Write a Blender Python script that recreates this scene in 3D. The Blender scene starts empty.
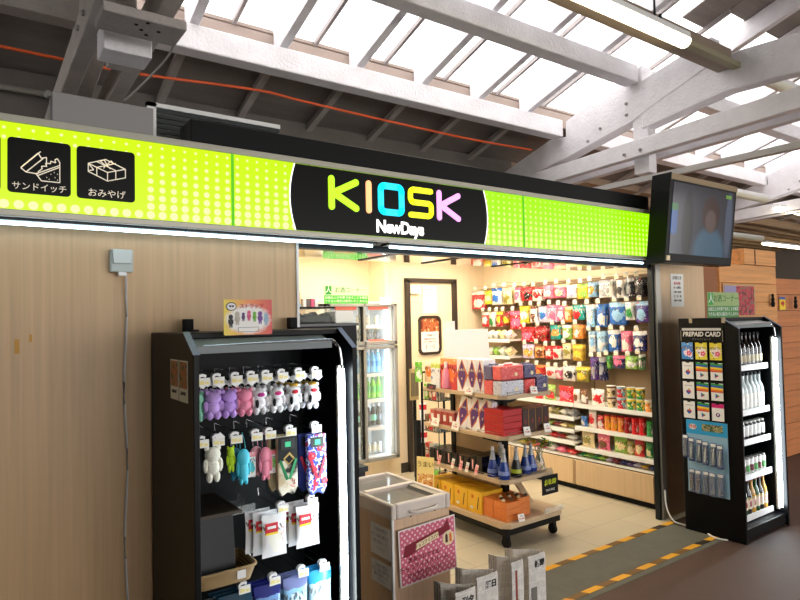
import bpy, math, random
from math import sin, cos, pi, radians as R
from mathutils import Vector, Matrix
random.seed(7)
SC = bpy.context.scene
COL = SC.collection
# ------------------------------------------------------------------ materials
def srgb(r, g, b):
    f = lambda c: (c/255/12.92) if c/255 <= .04045 else ((c/255+.055)/1.055)**2.4
    return (f(r), f(g), f(b), 1)
MATS = {}
def mat(name, c, rough=.5, metal=0, emit=None, es=1, trans=0, alpha=1, coat=0, bump=0, bscale=60, var=0, vscale=(3,3,3), spec=.5):
    if name in MATS: return MATS[name]
    m = bpy.data.materials.new(name); m.use_nodes = True
    nt = m.node_tree; b = nt.nodes['Principled BSDF']
    c = srgb(*c)
    b.inputs['Base Color'].default_value = c
    b.inputs['Roughness'].default_value = rough
    b.inputs['Metallic'].default_value = metal
    b.inputs['Transmission Weight'].default_value = trans
    b.inputs['Alpha'].default_value = alpha
    b.inputs['Coat Weight'].default_value = coat
    b.inputs['Specular IOR Level'].default_value = spec
    if emit:
        b.inputs['Emission Color'].default_value = srgb(*emit); b.inputs['Emission Strength'].default_value = es
    if var or bump:
        tc = nt.nodes.new('ShaderNodeTexCoord'); mp = nt.nodes.new('ShaderNodeMapping')
        mp.inputs['Scale'].default_value = vscale
        nt.links.new(tc.outputs['Object'], mp.inputs['Vector'])
        n = nt.nodes.new('ShaderNodeTexNoise'); n.inputs['Scale'].default_value = bscale if not var else 1
        n.inputs['Detail'].default_value = 6; n.inputs['Roughness'].default_value = .65
        nt.links.new(mp.outputs[0], n.inputs['Vector'])
        if var:
            r = nt.nodes.new('ShaderNodeValToRGB')
            r.color_ramp.elements[0].position = .3; r.color_ramp.elements[1].position = .7
            r.color_ramp.elements[0].color = tuple(v*(1-var) for v in c[:3])+(1,)
            r.color_ramp.elements[1].color = tuple(min(1, v*(1+var*.6)) for v in c[:3])+(1,)
            nt.links.new(n.outputs['Fac'], r.inputs['Fac']); nt.links.new(r.outputs[0], b.inputs['Base Color'])
        if bump:
            n2 = nt.nodes.new('ShaderNodeTexNoise'); n2.inputs['Scale'].default_value = bscale; n2.inputs['Detail'].default_value = 5
            nt.links.new(tc.outputs['Object'], n2.inputs['Vector'])
            bp = nt.nodes.new('ShaderNodeBump'); bp.inputs['Strength'].default_value = bump; bp.inputs['Distance'].default_value = .01
            nt.links.new(n2.outputs['Fac'], bp.inputs['Height']); nt.links.new(bp.outputs[0], b.inputs['Normal'])
    MATS[name] = m
    return m
def N(nt, t, **kw):
    n = nt.nodes.new(t)
    for k, v in kw.items(): setattr(n, k, v)
    return n
def math_(nt, op, a, b=None, c=None):
    n = nt.nodes.new('ShaderNodeMath'); n.operation = op
    for i, v in enumerate((a, b, c)):
        if v is None: continue
        if isinstance(v, (int, float)): n.inputs[i].default_value = v
        else: nt.links.new(v, n.inputs[i])
    return n.outputs[0]
def mixc(nt, fac, a, b):
    n = nt.nodes.new('ShaderNodeMix'); n.data_type = 'RGBA'
    for i, v in ((0, fac), (6, a), (7, b)):
        if isinstance(v, (int, float, tuple)): n.inputs[i].default_value = v
        else: nt.links.new(v, n.inputs[i])
    return n.outputs[2]

def pack(name, base, acc, band, seed=0, rough=.32, frag=True):
    """printed film or carton: body colour, an irregular patch, a band at the top, and small lettering specks"""
    key = 'pack_'+name
    if key in MATS: return MATS[key]
    m = bpy.data.materials.new(key); m.use_nodes = True; nt = m.node_tree; b = nt.nodes['Principled BSDF']
    b.inputs['Roughness'].default_value = rough
    tc = N(nt, 'ShaderNodeTexCoord'); sp = N(nt, 'ShaderNodeSeparateXYZ'); nt.links.new(tc.outputs['Generated'], sp.inputs[0])
    x, z = sp.outputs[0], sp.outputs[2]
    no = N(nt, 'ShaderNodeTexNoise'); no.inputs['Scale'].default_value = 3.5; no.noise_dimensions = '4D'; no.inputs['W'].default_value = seed*3.7
    nt.links.new(tc.outputs['Generated'], no.inputs['Vector'])
    dx = math_(nt, 'DIVIDE', math_(nt, 'SUBTRACT', x, .5+.08*sin(seed)), .42)
    dz = math_(nt, 'DIVIDE', math_(nt, 'SUBTRACT', z, .4+.08*cos(seed*2)), .3)
    d = math_(nt, 'ADD', math_(nt, 'MULTIPLY', dx, dx), math_(nt, 'MULTIPLY', dz, dz))
    d = math_(nt, 'ADD', d, math_(nt, 'MULTIPLY', math_(nt, 'SUBTRACT', no.outputs['Fac'], .5), 3.0))
    c = mixc(nt, math_(nt, 'LESS_THAN', d, .75), srgb(*base), srgb(*acc))
    c = mixc(nt, math_(nt, 'GREATER_THAN', math_(nt, 'ADD', z, math_(nt, 'MULTIPLY', no.outputs['Fac'], .1)), .86), c, srgb(*band))
    # lettering strip
    v = N(nt, 'ShaderNodeTexVoronoi'); v.inputs['Scale'].default_value = 9; nt.links.new(tc.outputs['Generated'], v.inputs['Vector'])
    zz = math_(nt, 'MULTIPLY', math_(nt, 'LESS_THAN', math_(nt, 'ABSOLUTE', math_(nt, 'SUBTRACT', z, .68)), .07), math_(nt, 'LESS_THAN', v.outputs['Distance'], .42))
    c = mixc(nt, zz, c, srgb(*[max(0, k-120) if sum(acc) > 380 else min(255, k+140) for k in acc]))
    # small printed fragments
    if not frag:
        nt.links.new(c, b.inputs['Base Color']); MATS[key] = m; return m
    n3 = N(nt, 'ShaderNodeTexNoise'); n3.noise_dimensions = '4D'; n3.inputs['Scale'].default_value = 6; n3.inputs['W'].default_value = seed*1.9+5; n3.inputs['Detail'].default_value = 3
    nt.links.new(tc.outputs['Generated'], n3.inputs['Vector'])
    c = mixc(nt, math_(nt, 'GREATER_THAN', n3.outputs['Fac'], .635), c, srgb(246, 242, 236))
    pal = ((230, 70, 60), (60, 110, 190), (240, 190, 60), (90, 150, 70), (90, 60, 50))[int(seed*7) % 5]
    c = mixc(nt, math_(nt, 'LESS_THAN', n3.outputs['Fac'], .35), c, srgb(*pal))
    nt.links.new(c, b.inputs['Base Color'])
    MATS[key] = m
    return m

# ------------------------------------------------------------------ mesh builder
class B:
    def __init__(s): s.v = []; s.f = []; s.mi = []; s.m = 0
    def slot(s, i): s.m = i; return s
    def face(s, idx): s.f.append(tuple(idx)); s.mi.append(s.m)
    def quadpts(s, pts):
        o = len(s.v); s.v += [tuple(p) for p in pts]; s.face(range(o, o+len(pts))); return s
    def box(s, x0, y0, z0, x1, y1, z1):
        if x0 > x1: x0, x1 = x1, x0
        if y0 > y1: y0, y1 = y1, y0
        if z0 > z1: z0, z1 = z1, z0
        o = len(s.v)
        s.v += [(x0,y0,z0),(x1,y0,z0),(x1,y1,z0),(x0,y1,z0),(x0,y0,z1),(x1,y0,z1),(x1,y1,z1),(x0,y1,z1)]
        for q in ((0,3,2,1),(4,5,6,7),(0,1,5,4),(1,2,6,5),(2,3,7,6),(3,0,4,7)): s.face([o+k for k in q])
        return s
    def prism(s, poly, ax, a, b):
        """poly 2d in the plane normal to ax ('x': (y,z), 'y': (x,z), 'z': (x,y)), extruded a..b"""
        n = len(poly); o = len(s.v)
        mk = {'x': lambda p, t: (t, p[0], p[1]), 'y': lambda p, t: (p[0], t, p[1]), 'z': lambda p, t: (p[0], p[1], t)}[ax]
        s.v += [mk(p, a) for p in poly]+[mk(p, b) for p in poly]
        ar = sum(poly[i][0]*poly[(i+1) % n][1]-poly[(i+1) % n][0]*poly[i][1] for i in range(n))
        flip = (ar > 0) == (ax != 'y')
        if b < a: flip = not flip
        fa = list(range(o, o+n)); fb = list(range(o+n, o+2*n))
        s.face(fa[::-1] if flip else fa); s.face(fb if flip else fb[::-1])
        for i in range(n):
            q = [o+i, o+(i+1) % n, o+n+(i+1) % n, o+n+i]
            s.face(q if flip else q[::-1])
        return s
    def tube(s, pts, r, n=8, cap=True):
        pts = [Vector(p) for p in pts]; rings = []
        up = Vector((0, 0, 1))
        for i, p in enumerate(pts):
            d = (pts[min(i+1, len(pts)-1)]-pts[max(i-1, 0)]).normalized()
            a = d.cross(up)
            if a.length < 1e-3: a = d.cross(Vector((0, 1, 0)))
            a.normalize(); b = a.cross(d).normalized()
            rr = r[i] if isinstance(r, (list, tuple)) else r
            o = len(s.v); s.v += [tuple(p+a*rr*cos(2*pi*k/n)+b*rr*sin(2*pi*k/n)) for k in range(n)]; rings.append(o)
        for o, q in zip(rings, rings[1:]):
            for k in range(n): s.face([o+k, o+(k+1) % n, q+(k+1) % n, q+k])
        if cap: s.face([rings[0]+k for k in range(n)][::-1]); s.face([rings[-1]+k for k in range(n)])
        return s
    def lathe(s, prof, n=16, c=(0, 0, 0)):
        rings = []
        for r, z in prof:
            o = len(s.v); s.v += [(c[0]+r*cos(2*pi*k/n), c[1]+r*sin(2*pi*k/n), c[2]+z) for k in range(n)]; rings.append(o)
        for o, q in zip(rings, rings[1:]):
            for k in range(n): s.face([o+k, o+(k+1) % n, q+(k+1) % n, q+k])
        s.face([rings[0]+k for k in range(n)][::-1]); s.face([rings[-1]+k for k in range(n)])
        return s
    def beam(s, p0, p1, w, h):
        """rectangular bar from p0 to p1"""
        p0, p1 = Vector(p0), Vector(p1); d = (p1-p0).normalized(); a = d.cross(Vector((0, 0, 1)))
        if a.length < 1e-3: a = Vector((1, 0, 0))
        a.normalize(); b = a.cross(d)
        o = len(s.v)
        for p in (p0, p1):
            for i, j in ((-1,-1),(1,-1),(1,1),(-1,1)): s.v.append(tuple(p+a*w/2*i+b*h/2*j))
        for q in ((0,1,2,3),(7,6,5,4),(0,4,5,1),(1,5,6,2),(2,6,7,3),(3,7,4,0)): s.face([o+k for k in q])
        return s
    def ball(s, c, rx, ry=None, rz=None, n=10, m=7):
        ry = ry or rx; rz = rz or rx
        rings = []
        for j in range(1, m):
            t = pi*j/m; o = len(s.v)
            s.v += [(c[0]+rx*sin(t)*cos(2*pi*k/n), c[1]+ry*sin(t)*sin(2*pi*k/n), c[2]-rz*cos(t)) for k in range(n)]; rings.append(o)
        for o, q in zip(rings, rings[1:]):
            for k in range(n): s.face([o+k, o+(k+1) % n, q+(k+1) % n, q+k])
        o = len(s.v); s.v += [(c[0], c[1], c[2]-rz), (c[0], c[1], c[2]+rz)]
        for k in range(n):
            s.face([o, rings[0]+(k+1) % n, rings[0]+k]); s.face([o+1, rings[-1]+k, rings[-1]+(k+1) % n])
        return s
    def build(s, name, mats, parent=None, smooth=False, bevel=0, loc=None, rot=None):
        me = bpy.data.meshes.new(name); me.from_pydata(s.v, [], s.f)
        if not isinstance(mats, (list, tuple)): mats = [mats]
        for m in mats: me.materials.append(m)
        me.polygons.foreach_set('material_index', s.mi)
        if smooth:
            me.polygons.foreach_set('use_smooth', [True]*len(s.f))
            me.set_sharp_from_angle(angle=R(40))
        me.update()
        o = bpy.data.objects.new(name, me); COL.objects.link(o)
        if parent: o.parent = parent
        if loc: o.location = loc
        if rot: o.rotation_euler = rot
        if bevel:
            b = o.modifiers.new('Bevel', 'BEVEL'); b.width = bevel; b.segments = 2; b.limit_method = 'ANGLE'
        return o
LABS = {}
def tag(o, label, cat, group=None, kind=None):
    n = len(label.split())
    if n < 4 or n > 16: print('LABEL LEN', n, label)
    if label in LABS: print('DUP LABEL', label)
    LABS[label] = 1
    o['label'] = label; o['category'] = cat
    if group: o['group'] = group
    if kind: o['kind'] = kind
    return o
def thing(name, label, cat, loc=(0, 0, 0), rz=0, group=None):
    o = bpy.data.objects.new(name, None); COL.objects.link(o); o.location = loc; o.rotation_euler = (0, 0, rz)
    o.empty_display_size = .05
    return tag(o, label, cat, group)
def struct(o): o['kind'] = 'structure'; return o
def dup(root, loc, rz, label, cat=None, group=None, mats=None, scale=None):
    def cp(o, par):
        c = o.copy(); COL.objects.link(c); c.parent = par
        if mats and o.type == 'MESH' and o.name.split('.')[0] in mats:
            for i, mm in enumerate(mats[o.name.split('.')[0]]):
                if mm is None: continue
                c.material_slots[i].link = 'OBJECT'; c.material_slots[i].material = mm
        for ch in list(o.children): cp(ch, c)
        return c
    r = cp(root, None); r.location = loc; r.rotation_euler = (0, 0, rz) if isinstance(rz, (int, float)) else rz
    if scale: r.scale = scale
    return tag(r, label, cat or root['category'], group or root.get('group'))
def txt(body, size, m, parent, loc, rot=(pi/2, 0, 0), name='lettering', align='CENTER', bold=0, sx=1, depth=.0006, shear=0, space=1):
    c = bpy.data.curves.new('t', 'FONT'); c.body = body; c.size = size; c.align_x = align; c.align_y = 'CENTER'
    c.offset = bold; c.extrude = depth; c.shear = shear; c.space_character = space; c.resolution_u = 3
    t = bpy.data.objects.new('t', c); COL.objects.link(t)
    bpy.context.view_layer.update()
    me = bpy.data.meshes.new_from_object(t.evaluated_get(bpy.context.evaluated_depsgraph_get()))
    bpy.data.objects.remove(t); bpy.data.curves.remove(c)
    me.name = name; me.materials.clear(); me.materials.append(m)
    o = bpy.data.objects.new(name, me); COL.objects.link(o); o.parent = parent; o.location = loc; o.rotation_euler = rot; o.scale = (sx, 1, 1)
    return o
FX = (pi/2, 0, -pi/2)     # text that faces -X
FRONT = (pi/2, 0, 0)

def grain(name, c, dark=.12, sx=35, sz=1.2, rough=.5, blot=.06, axis='z'):
    """wood-print laminate: long streaks along one axis"""
    m = bpy.data.materials.new(name); m.use_nodes = True; nt = m.node_tree; b = nt.nodes['Principled BSDF']
    tc = N(nt, 'ShaderNodeTexCoord'); mp = N(nt, 'ShaderNodeMapping')
    sc = {'z': (sx, sx, sz), 'x': (sz, sx, sx), 'y': (sx, sz, sx)}[axis]
    mp.inputs['Scale'].default_value = sc
    nt.links.new(tc.outputs['Object'], mp.inputs['Vector'])
    n = N(nt, 'ShaderNodeTexNoise'); n.inputs['Scale'].default_value = 1; n.inputs['Detail'].default_value = 7; n.inputs['Roughness'].default_value = .6; n.inputs['Distortion'].default_value = .4
    nt.links.new(mp.outputs[0], n.inputs['Vector'])
    r = N(nt, 'ShaderNodeValToRGB'); cc = srgb(*c)
    r.color_ramp.elements[0].position = .3; r.color_ramp.elements[1].position = .72
    r.color_ramp.elements[0].color = tuple(v*(1-dark*1.6) for v in cc[:3])+(1,); r.color_ramp.elements[1].color = tuple(min(1, v*(1+dark)) for v in cc[:3])+(1,)
    nt.links.new(n.outputs['Fac'], r.inputs['Fac']); nt.links.new(r.outputs[0], b.inputs['Base Color'])
    b.inputs['Roughness'].default_value = rough
    return m

M = dict(
  lam=grain('wall_laminate', (208, 172, 126), .08, 45, 1.0, .42),
  lam_in=grain('shop_laminate', (243, 225, 194), .03, 40, 1.0, .55),
  lam_cab=grain('cabinet_laminate', (214, 186, 148), .06, 60, 1.5, .5),
  lam_shelf=grain('shelf_laminate', (196, 172, 140), .07, 60, 1.5, .45, axis='y'),
  lam_frz=grain('freezer_laminate', (216, 184, 152), .07, 80, 2, .45),
  cedar=grain('cedar_boards', (230, 164, 98), .16, 30, 1.2, .5, axis='x'),
  black=mat('black_paint', (8, 9, 11), .42, spec=.18, bump=.05, bscale=300),
  blackm=mat('black_matte', (7, 7, 8), .7, spec=.3),
  dark=mat('dark_steel', (38, 42, 44), .4, .5),
  chrome=mat('chrome', (200, 200, 205), .18, 1),
  steel=mat('brushed_steel', (150, 148, 142), .32, .9),
  mirror=mat('polished_soffit', (215, 210, 200), .06, 1),
  alu=mat('aluminium_trim', (186, 182, 168), .35, .25),
  white=mat('white_plastic', (238, 238, 236), .35),
  whitem=mat('white_card', (240, 238, 232), .7),
  paper=mat('paper', (232, 230, 222), .8),
  ink=mat('ink_black', (22, 22, 22), .7),
  red=mat('red_print', (200, 28, 40), .5), green=mat('green_print', (40, 160, 60), .5), blue=mat('blue_print', (40, 90, 190), .5),
  yellow=mat('yellow_print', (245, 215, 40), .5), pink=mat('pink_print', (235, 90, 130), .5), purple=mat('purple_print', (86, 36, 112), .5),
  orange=mat('orange_print', (232, 120, 40), .5), cream=mat('cream_print', (238, 222, 180), .6),
  tube=mat('tube_lamp_glass', (255, 255, 255), .4, emit=(232, 246, 255), es=40),
  fridgelamp=mat('fridge_lamp', (255, 255, 255), .4, emit=(225, 242, 255), es=16),
  tubesoft=mat('tube_lamp_cool', (255, 255, 255), .4, emit=(205, 238, 255), es=6.5),
  warm=mat('ceiling_lamp_glass', (255, 255, 255), .4, emit=(255, 240, 205), es=9),
  panel=mat('shop_light_panel', (255, 255, 255), .4, emit=(255, 240, 214), es=22),
  clear=mat('clear_acrylic', (235, 245, 245), .06, alpha=.22),
  glass=mat('door_glass', (240, 250, 250), .03, alpha=.1),
)
# ------------------------------------------------------------------ ground
def tape_mat():
    m = bpy.data.materials.new('hazard_tape'); m.use_nodes = True; nt = m.node_tree; b = nt.nodes['Principled BSDF']
    tc = N(nt, 'ShaderNodeTexCoord'); sp = N(nt, 'ShaderNodeSeparateXYZ'); nt.links.new(tc.outputs['Object'], sp.inputs[0])
    u = math_(nt, 'ADD', math_(nt, 'DIVIDE', sp.outputs[0], .27), math_(nt, 'MULTIPLY', sp.outputs[1], 2.2))
    f = math_(nt, 'LESS_THAN', math_(nt, 'FRACT', u), .52)
    no = N(nt, 'ShaderNodeTexNoise'); no.inputs['Scale'].default_value = 14; no.inputs['Detail'].default_value = 6
    nt.links.new(tc.outputs['Object'], no.inputs['Vector'])
    wear = math_(nt, 'MULTIPLY', no.outputs['Fac'], .18)
    dk = mixc(nt, math_(nt, 'GREATER_THAN', sp.outputs[0], 4.05), srgb(120, 84, 28), srgb(26, 22, 16))
    c = mixc(nt, f, dk, srgb(240, 176, 36)); c = mixc(nt, wear, c, srgb(110, 96, 70))
    nt.links.new(c, b.inputs['Base Color']); b.inputs['Roughness'].default_value = .6
    return m
def asphalt():
    m = bpy.data.materials.new('platform_asphalt'); m.use_nodes = True; nt = m.node_tree; b = nt.nodes['Principled BSDF']
    tc = N(nt, 'ShaderNodeTexCoord')
    a = N(nt, 'ShaderNodeTexNoise'); a.inputs['Scale'].default_value = 1.3; a.inputs['Detail'].default_value = 8
    f = N(nt, 'ShaderNodeTexNoise'); f.inputs['Scale'].default_value = 90; f.inputs['Detail'].default_value = 3
    for n in (a, f): nt.links.new(tc.outputs['Object'], n.inputs['Vector'])
    sp = N(nt, 'ShaderNodeSeparateXYZ'); nt.links.new(tc.outputs['Object'], sp.inputs[0])
    c = mixc(nt, a.outputs['Fac'], srgb(82, 62, 54), srgb(104, 84, 74))
    c = mixc(nt, math_(nt, 'MULTIPLY', f.outputs['Fac'], .5), c, srgb(66, 52, 48))
    mr = N(nt, 'ShaderNodeMapRange'); mr.inputs[1].default_value = 1.7; mr.inputs[2].default_value = 2.0
    nt.links.new(math_(nt, 'ADD', math_(nt, 'MULTIPLY', sp.outputs[0], -.12), math_(nt, 'ADD', math_(nt, 'MULTIPLY', a.outputs['Fac'], .1), 1.0)), mr.inputs[0])
    nt.links.new(c, b.inputs['Base Color']); b.inputs['Roughness'].default_value = .62; b.inputs['Specular IOR Level'].default_value = .3
    bp = N(nt, 'ShaderNodeBump'); bp.inputs['Strength'].default_value = .35; bp.inputs['Distance'].default_value = .004
    nt.links.new(f.outputs['Fac'], bp.inputs['Height']); nt.links.new(bp.outputs[0], b.inputs['Normal'])
    return m
def tiles():
    m = bpy.data.materials.new('shop_floor_tiles'); m.use_nodes = True; nt = m.node_tree; b = nt.nodes['Principled BSDF']
    tc = N(nt, 'ShaderNodeTexCoord'); br = N(nt, 'ShaderNodeTexBrick'); br.offset = .5
    for k, v in (('Scale', 1), ('Mortar Size', .003), ('Brick Width', .6), ('Row Height', .3), ('Mortar Smooth', .2)): br.inputs[k].default_value = v
    br.inputs['Color1'].default_value = srgb(206, 196, 172); br.inputs['Color2'].default_value = srgb(197, 187, 164); br.inputs['Mortar'].default_value = srgb(158, 148, 130)
    nt.links.new(tc.outputs['Object'], br.inputs['Vector'])
    n = N(nt, 'ShaderNodeTexNoise'); n.inputs['Scale'].default_value = 5; n.inputs['Detail'].default_value = 8
    nt.links.new(tc.outputs['Object'], n.inputs['Vector'])
    c = mixc(nt, math_(nt, 'MULTIPLY', n.outputs['Fac'], .4), br.outputs['Color'], srgb(170, 160, 138))
    nt.links.new(c, b.inputs['Base Color']); b.inputs['Roughness'].default_value = .38
    return m
struct(B().box(-8, -6, -.1, 18, 12, -.004).build('floor', asphalt()))
struct(B().box(1.2, 2.72, -.05, 5.0, 5.6, 0.0).build('floor_1', tiles()))
mm = mat('rubber_mat_grey', (98, 98, 88), .75, bump=.25, bscale=180, var=.12, vscale=(8, 8, 8))
o = B().box(1.3, 2.27, -.05, 4.42, 2.72, -.001).build('threshold_strip', mm); struct(o)
TP = tape_mat()
for y, x1, lab in ((2.335, 4.40, 'yellow and black hazard tape along the outer edge of the grey threshold strip'),
              (2.70, 4.52, 'yellow and black hazard tape between grey threshold strip and shop tiles')):
    tag(B().box(1.35, y-.022, 0, x1, y+.022, .002).build('hazard_tape', TP), lab, 'tape', 'hazard tapes across the shop entrance')

# ------------------------------------------------------------------ kiosk shell
LAM = M['lam']
struct(B().box(-4, 2.78, 0, 1.345, 2.84, 2.34).build('wall_front_left', LAM))
struct(B().box(4.515, 2.78, 0, 5.2, 2.84, 2.34).build('wall_front_right', grain('pilaster_laminate', (216, 184, 144), .06, 60, 1, .45)))
struct(B().box(1.14, 2.84, 0, 1.2, 5.6, 2.36).build('wall_left', M['lam_in']))
struct(B().box(5.0, 2.84, 0, 5.06, 5.36, 2.36).build('wall_right', M['lam_in']))
struct(B().box(1.2, 5.6, 0, 3.64, 5.66, 2.36).box(3.58, 5.3, 0, 3.64, 5.6, 2.36).box(3.64, 5.3, 0, 5.0, 5.36, 2.36).build('wall_back', M['lam_in']))
struct(B().box(1.14, 2.84, 2.32, 5.06, 5.66, 2.36).build('ceiling', mat('shop_ceiling', (240, 236, 226), .8)))
struct(B().box(3.64, 5.285, 0, 3.84, 5.3, .1).box(4.4, 5.285, 0, 4.6, 5.3, .1).box(1.2, 5.58, 0, 3.64, 5.6, .1).build('baseboard_back', mat('baseboard', (40, 36, 32), .5)))
# polished soffit over the opening, in three lengths
struct(B().box(1.36, 2.84, 2.0, 4.45, 3.42, 2.02).build('trim_1', M['mirror']))
struct(B().box(1.36, 3.40, 2.02, 4.45, 3.42, 2.32).build('trim_2', M['lam_in']))
b = B()
for x in (2.1, 2.62, 3.3): b.box(x, 2.86, 1.995, x+.03, 3.42, 2.0)
struct(b.build('trim_3', M['dark']))
# opening frame posts
struct(B().box(1.345, 2.77, 0, 1.358, 2.85, 2.0).build('trim_4', M['white']))
struct(B().box(4.452, 2.765, 0, 4.515, 2.82, 2.0).build('trim_5', mat('post_steel', (176, 172, 164), .4, .5)))
struct(B().box(4.425, 2.78, 0, 4.452, 2.82, 2.0).build('trim_6', M['dark']))
# dark header behind sign
struct(B().box(1.36, 2.80, 1.977, 4.45, 2.86, 2.3).build('trim_7', M['dark']))
# ------------------------------------------------------------------ sign box
def sign_green():
    m = bpy.data.materials.new('backlit_green_dotted'); m.use_nodes = True; nt = m.node_tree; b = nt.nodes['Principled BSDF']
    tc = N(nt, 'ShaderNodeTexCoord'); sp = N(nt, 'ShaderNodeSeparateXYZ'); nt.links.new(tc.outputs['Object'], sp.inputs[0])
    x, z = sp.outputs[0], sp.outputs[2]
    # dot grid: columns .045 apart, rows .037 apart, dots grow towards the bottom
    u = math_(nt, 'MULTIPLY', math_(nt, 'SUBTRACT', math_(nt, 'FRACT', math_(nt, 'DIVIDE', x, .0455)), .5), .0455)
    w = math_(nt, 'MULTIPLY', math_(nt, 'SUBTRACT', math_(nt, 'FRACT', math_(nt, 'DIVIDE', math_(nt, 'SUBTRACT', z, 2.03), .0345)), .5), .0345)
    d = math_(nt, 'SQRT', math_(nt, 'ADD', math_(nt, 'MULTIPLY', u, u), math_(nt, 'MULTIPLY', w, w)))
    row = math_(nt, 'FLOOR', math_(nt, 'DIVIDE', math_(nt, 'SUBTRACT', z, 2.03), .0345))
    rad = math_(nt, 'SUBTRACT', .0155, math_(nt, 'MULTIPLY', row, .0013))
    zone = math_(nt, 'MULTIPLY', math_(nt, 'LESS_THAN', x, .60), math_(nt, 'MULTIPLY', math_(nt, 'GREATER_THAN', row, .5), math_(nt, 'LESS_THAN', row, 6.5)))
    rad = math_(nt, 'SUBTRACT', rad, math_(nt, 'MULTIPLY', zone, .1))
    f = N(nt, 'ShaderNodeMapRange'); f.inputs[1].default_value = .002; f.inputs[2].default_value = -.002
    nt.links.new(math_(nt, 'SUBTRACT', d, rad), f.inputs[0])
    gx = N(nt, 'ShaderNodeMapRange'); gx.inputs[1].default_value = .8; gx.inputs[2].default_value = 2.6; nt.links.new(x, gx.inputs[0])
    g = mixc(nt, gx.outputs[0], srgb(205, 252, 0), srgb(160, 250, 0))
    dc = mixc(nt, gx.outputs[0], srgb(250, 255, 170), srgb(225, 255, 120))
    c = mixc(nt, f.outputs[0], g, dc)
    nt.links.new(c, b.inputs['Emission Color']); b.inputs['Emission Strength'].default_value = .93
    b.inputs['Base Color'].default_value = (.05, .08, 0, 1); b.inputs['Roughness'].default_value = .25
    return m
SG = sign_green()
YS = 2.58
sb = thing('kiosk_sign', 'long backlit yellow-green KIOSK sign box over the shop front', 'sign', (0, YS, 0))
B().box(-3.0, .012, 2.005, 4.13, .2, 2.375).build('housing', mat('sign_housing', (60, 62, 60), .5), sb)
B().box(-3.0, 0, 2.003, 4.14, .03, 2.028).box(-3.0, 0, 2.344, 4.14, .03, 2.372).box(4.12, 0, 2.0, 4.14, .2, 2.372).build('frame', M['alu'], sb, bevel=.003)
for x0, x1 in ((-3.0, .952), (.958, 2.776), (2.782, 4.12)):
    B().box(x0, .008, 2.028, x1, .02, 2.344).build('light_panel', SG, sb)
for x in (.955, 2.779): B().box(x-.006, .004, 2.028, x+.006, .02, 2.344).build('panel_seam', mat('seam_green', (60, 150, 0), .5, emit=(90, 190, 0), es=.7), sb)
# black centre panel with curved sides
def arc(xm, bulge, sgn, n=12):
    return [(xm+sgn*bulge*(1-((t/n)*2-1)**2), 2.03+(2.342-2.03)*t/n) for t in range(n+1)]
la = arc(1.252, .027, -1); ra = arc(2.447, .027, 1)
SBK = mat('sign_black', (8, 8, 8), .35, spec=.15)
cp = B().prism(la[::-1]+ra, 'y', .004, .009).build('name_panel', SBK, sb)
WG = mat('sign_white_lit', (250, 250, 250), .4, emit=(255, 255, 250), es=1.1)
for A in (la, ra):
    b = B()
    for p, q in zip(A, A[1:]): b.beam((p[0], .003, p[1]), (q[0], .003, q[1]), .003, .005)
    b.build('white_arc', WG, cp)
def stroke(name, segs, m, w=.034):
    b = B()
    for s in segs:
        for p, q in zip(s, s[1:]):
            d = Vector((q[0]-p[0], q[1]-p[1])).normalized(); a = Vector((-d.y, d.x))*w/2
            b.prism([(p[0]+a.x, p[1]+a.y), (p[0]-a.x, p[1]-a.y), (q[0]-a.x, q[1]-a.y), (q[0]+a.x, q[1]+a.y)], 'y', -.002, .004)
        for p in s:
            b.prism([(p[0]+w/2*cos(k*pi/6), p[1]+w/2*sin(k*pi/6)) for k in range(12)], 'y', -.0021, .004)
    return b.build(name, m, cp)
def em(n, c, s=1.0): return mat('letter_'+n, c, .4, emit=c, es=s)
zt, zb = 2.292, 2.157
stroke('letter_k', [[(1.444, zt), (1.444, zb)], [(1.582, zt-.004), (1.455, (zt+zb)/2), (1.582, zb+.002)]], em('lime', (170, 225, 20)))
stroke('letter_i', [[(1.657, zt), (1.657, zb)]], em('peach', (250, 180, 120)), .032)
def rr(x0, x1, z0, z1, r=.022, n=4):
    pts = []
    for cx, cz, a0 in ((x1-r, z1-r, 0), (x0+r, z1-r, 90), (x0+r, z0+r, 180), (x1-r, z0+r, 270)):
        pts += [(cx+r*cos(R(a0+90*k/n)), cz+r*sin(R(a0+90*k/n))) for k in range(n+1)]
    return pts+[pts[0]]
stroke('letter_o', [rr(1.73, 1.86, zb, zt)], em('cyan', (25, 205, 235)))
zm = (zt+zb)/2
stroke('letter_s', [[(2.055, zt), (1.935, zt), (1.922, zt-.008), (1.918, zt-.02), (1.918, zm+.018), (1.924, zm+.006), (1.935, zm), (2.04, zm), (2.052, zm-.006), (2.057, zm-.018), (2.057, zb+.02), (2.05, zb+.006), (2.038, zb), (1.918, zb)]], em('yellow', (225, 235, 20)), .03)
stroke('letter_k', [[(2.113, zt), (2.113, zb)], [(2.25, zt-.004), (2.125, zm), (2.25, zb+.002)]], em('lilac', (240, 160, 235)), .032)
txt('NewDays', .088, WG, cp, (1.85, 0, 2.078), FRONT, 'small_lettering', bold=.0035, sx=.93, space=.92)
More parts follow.
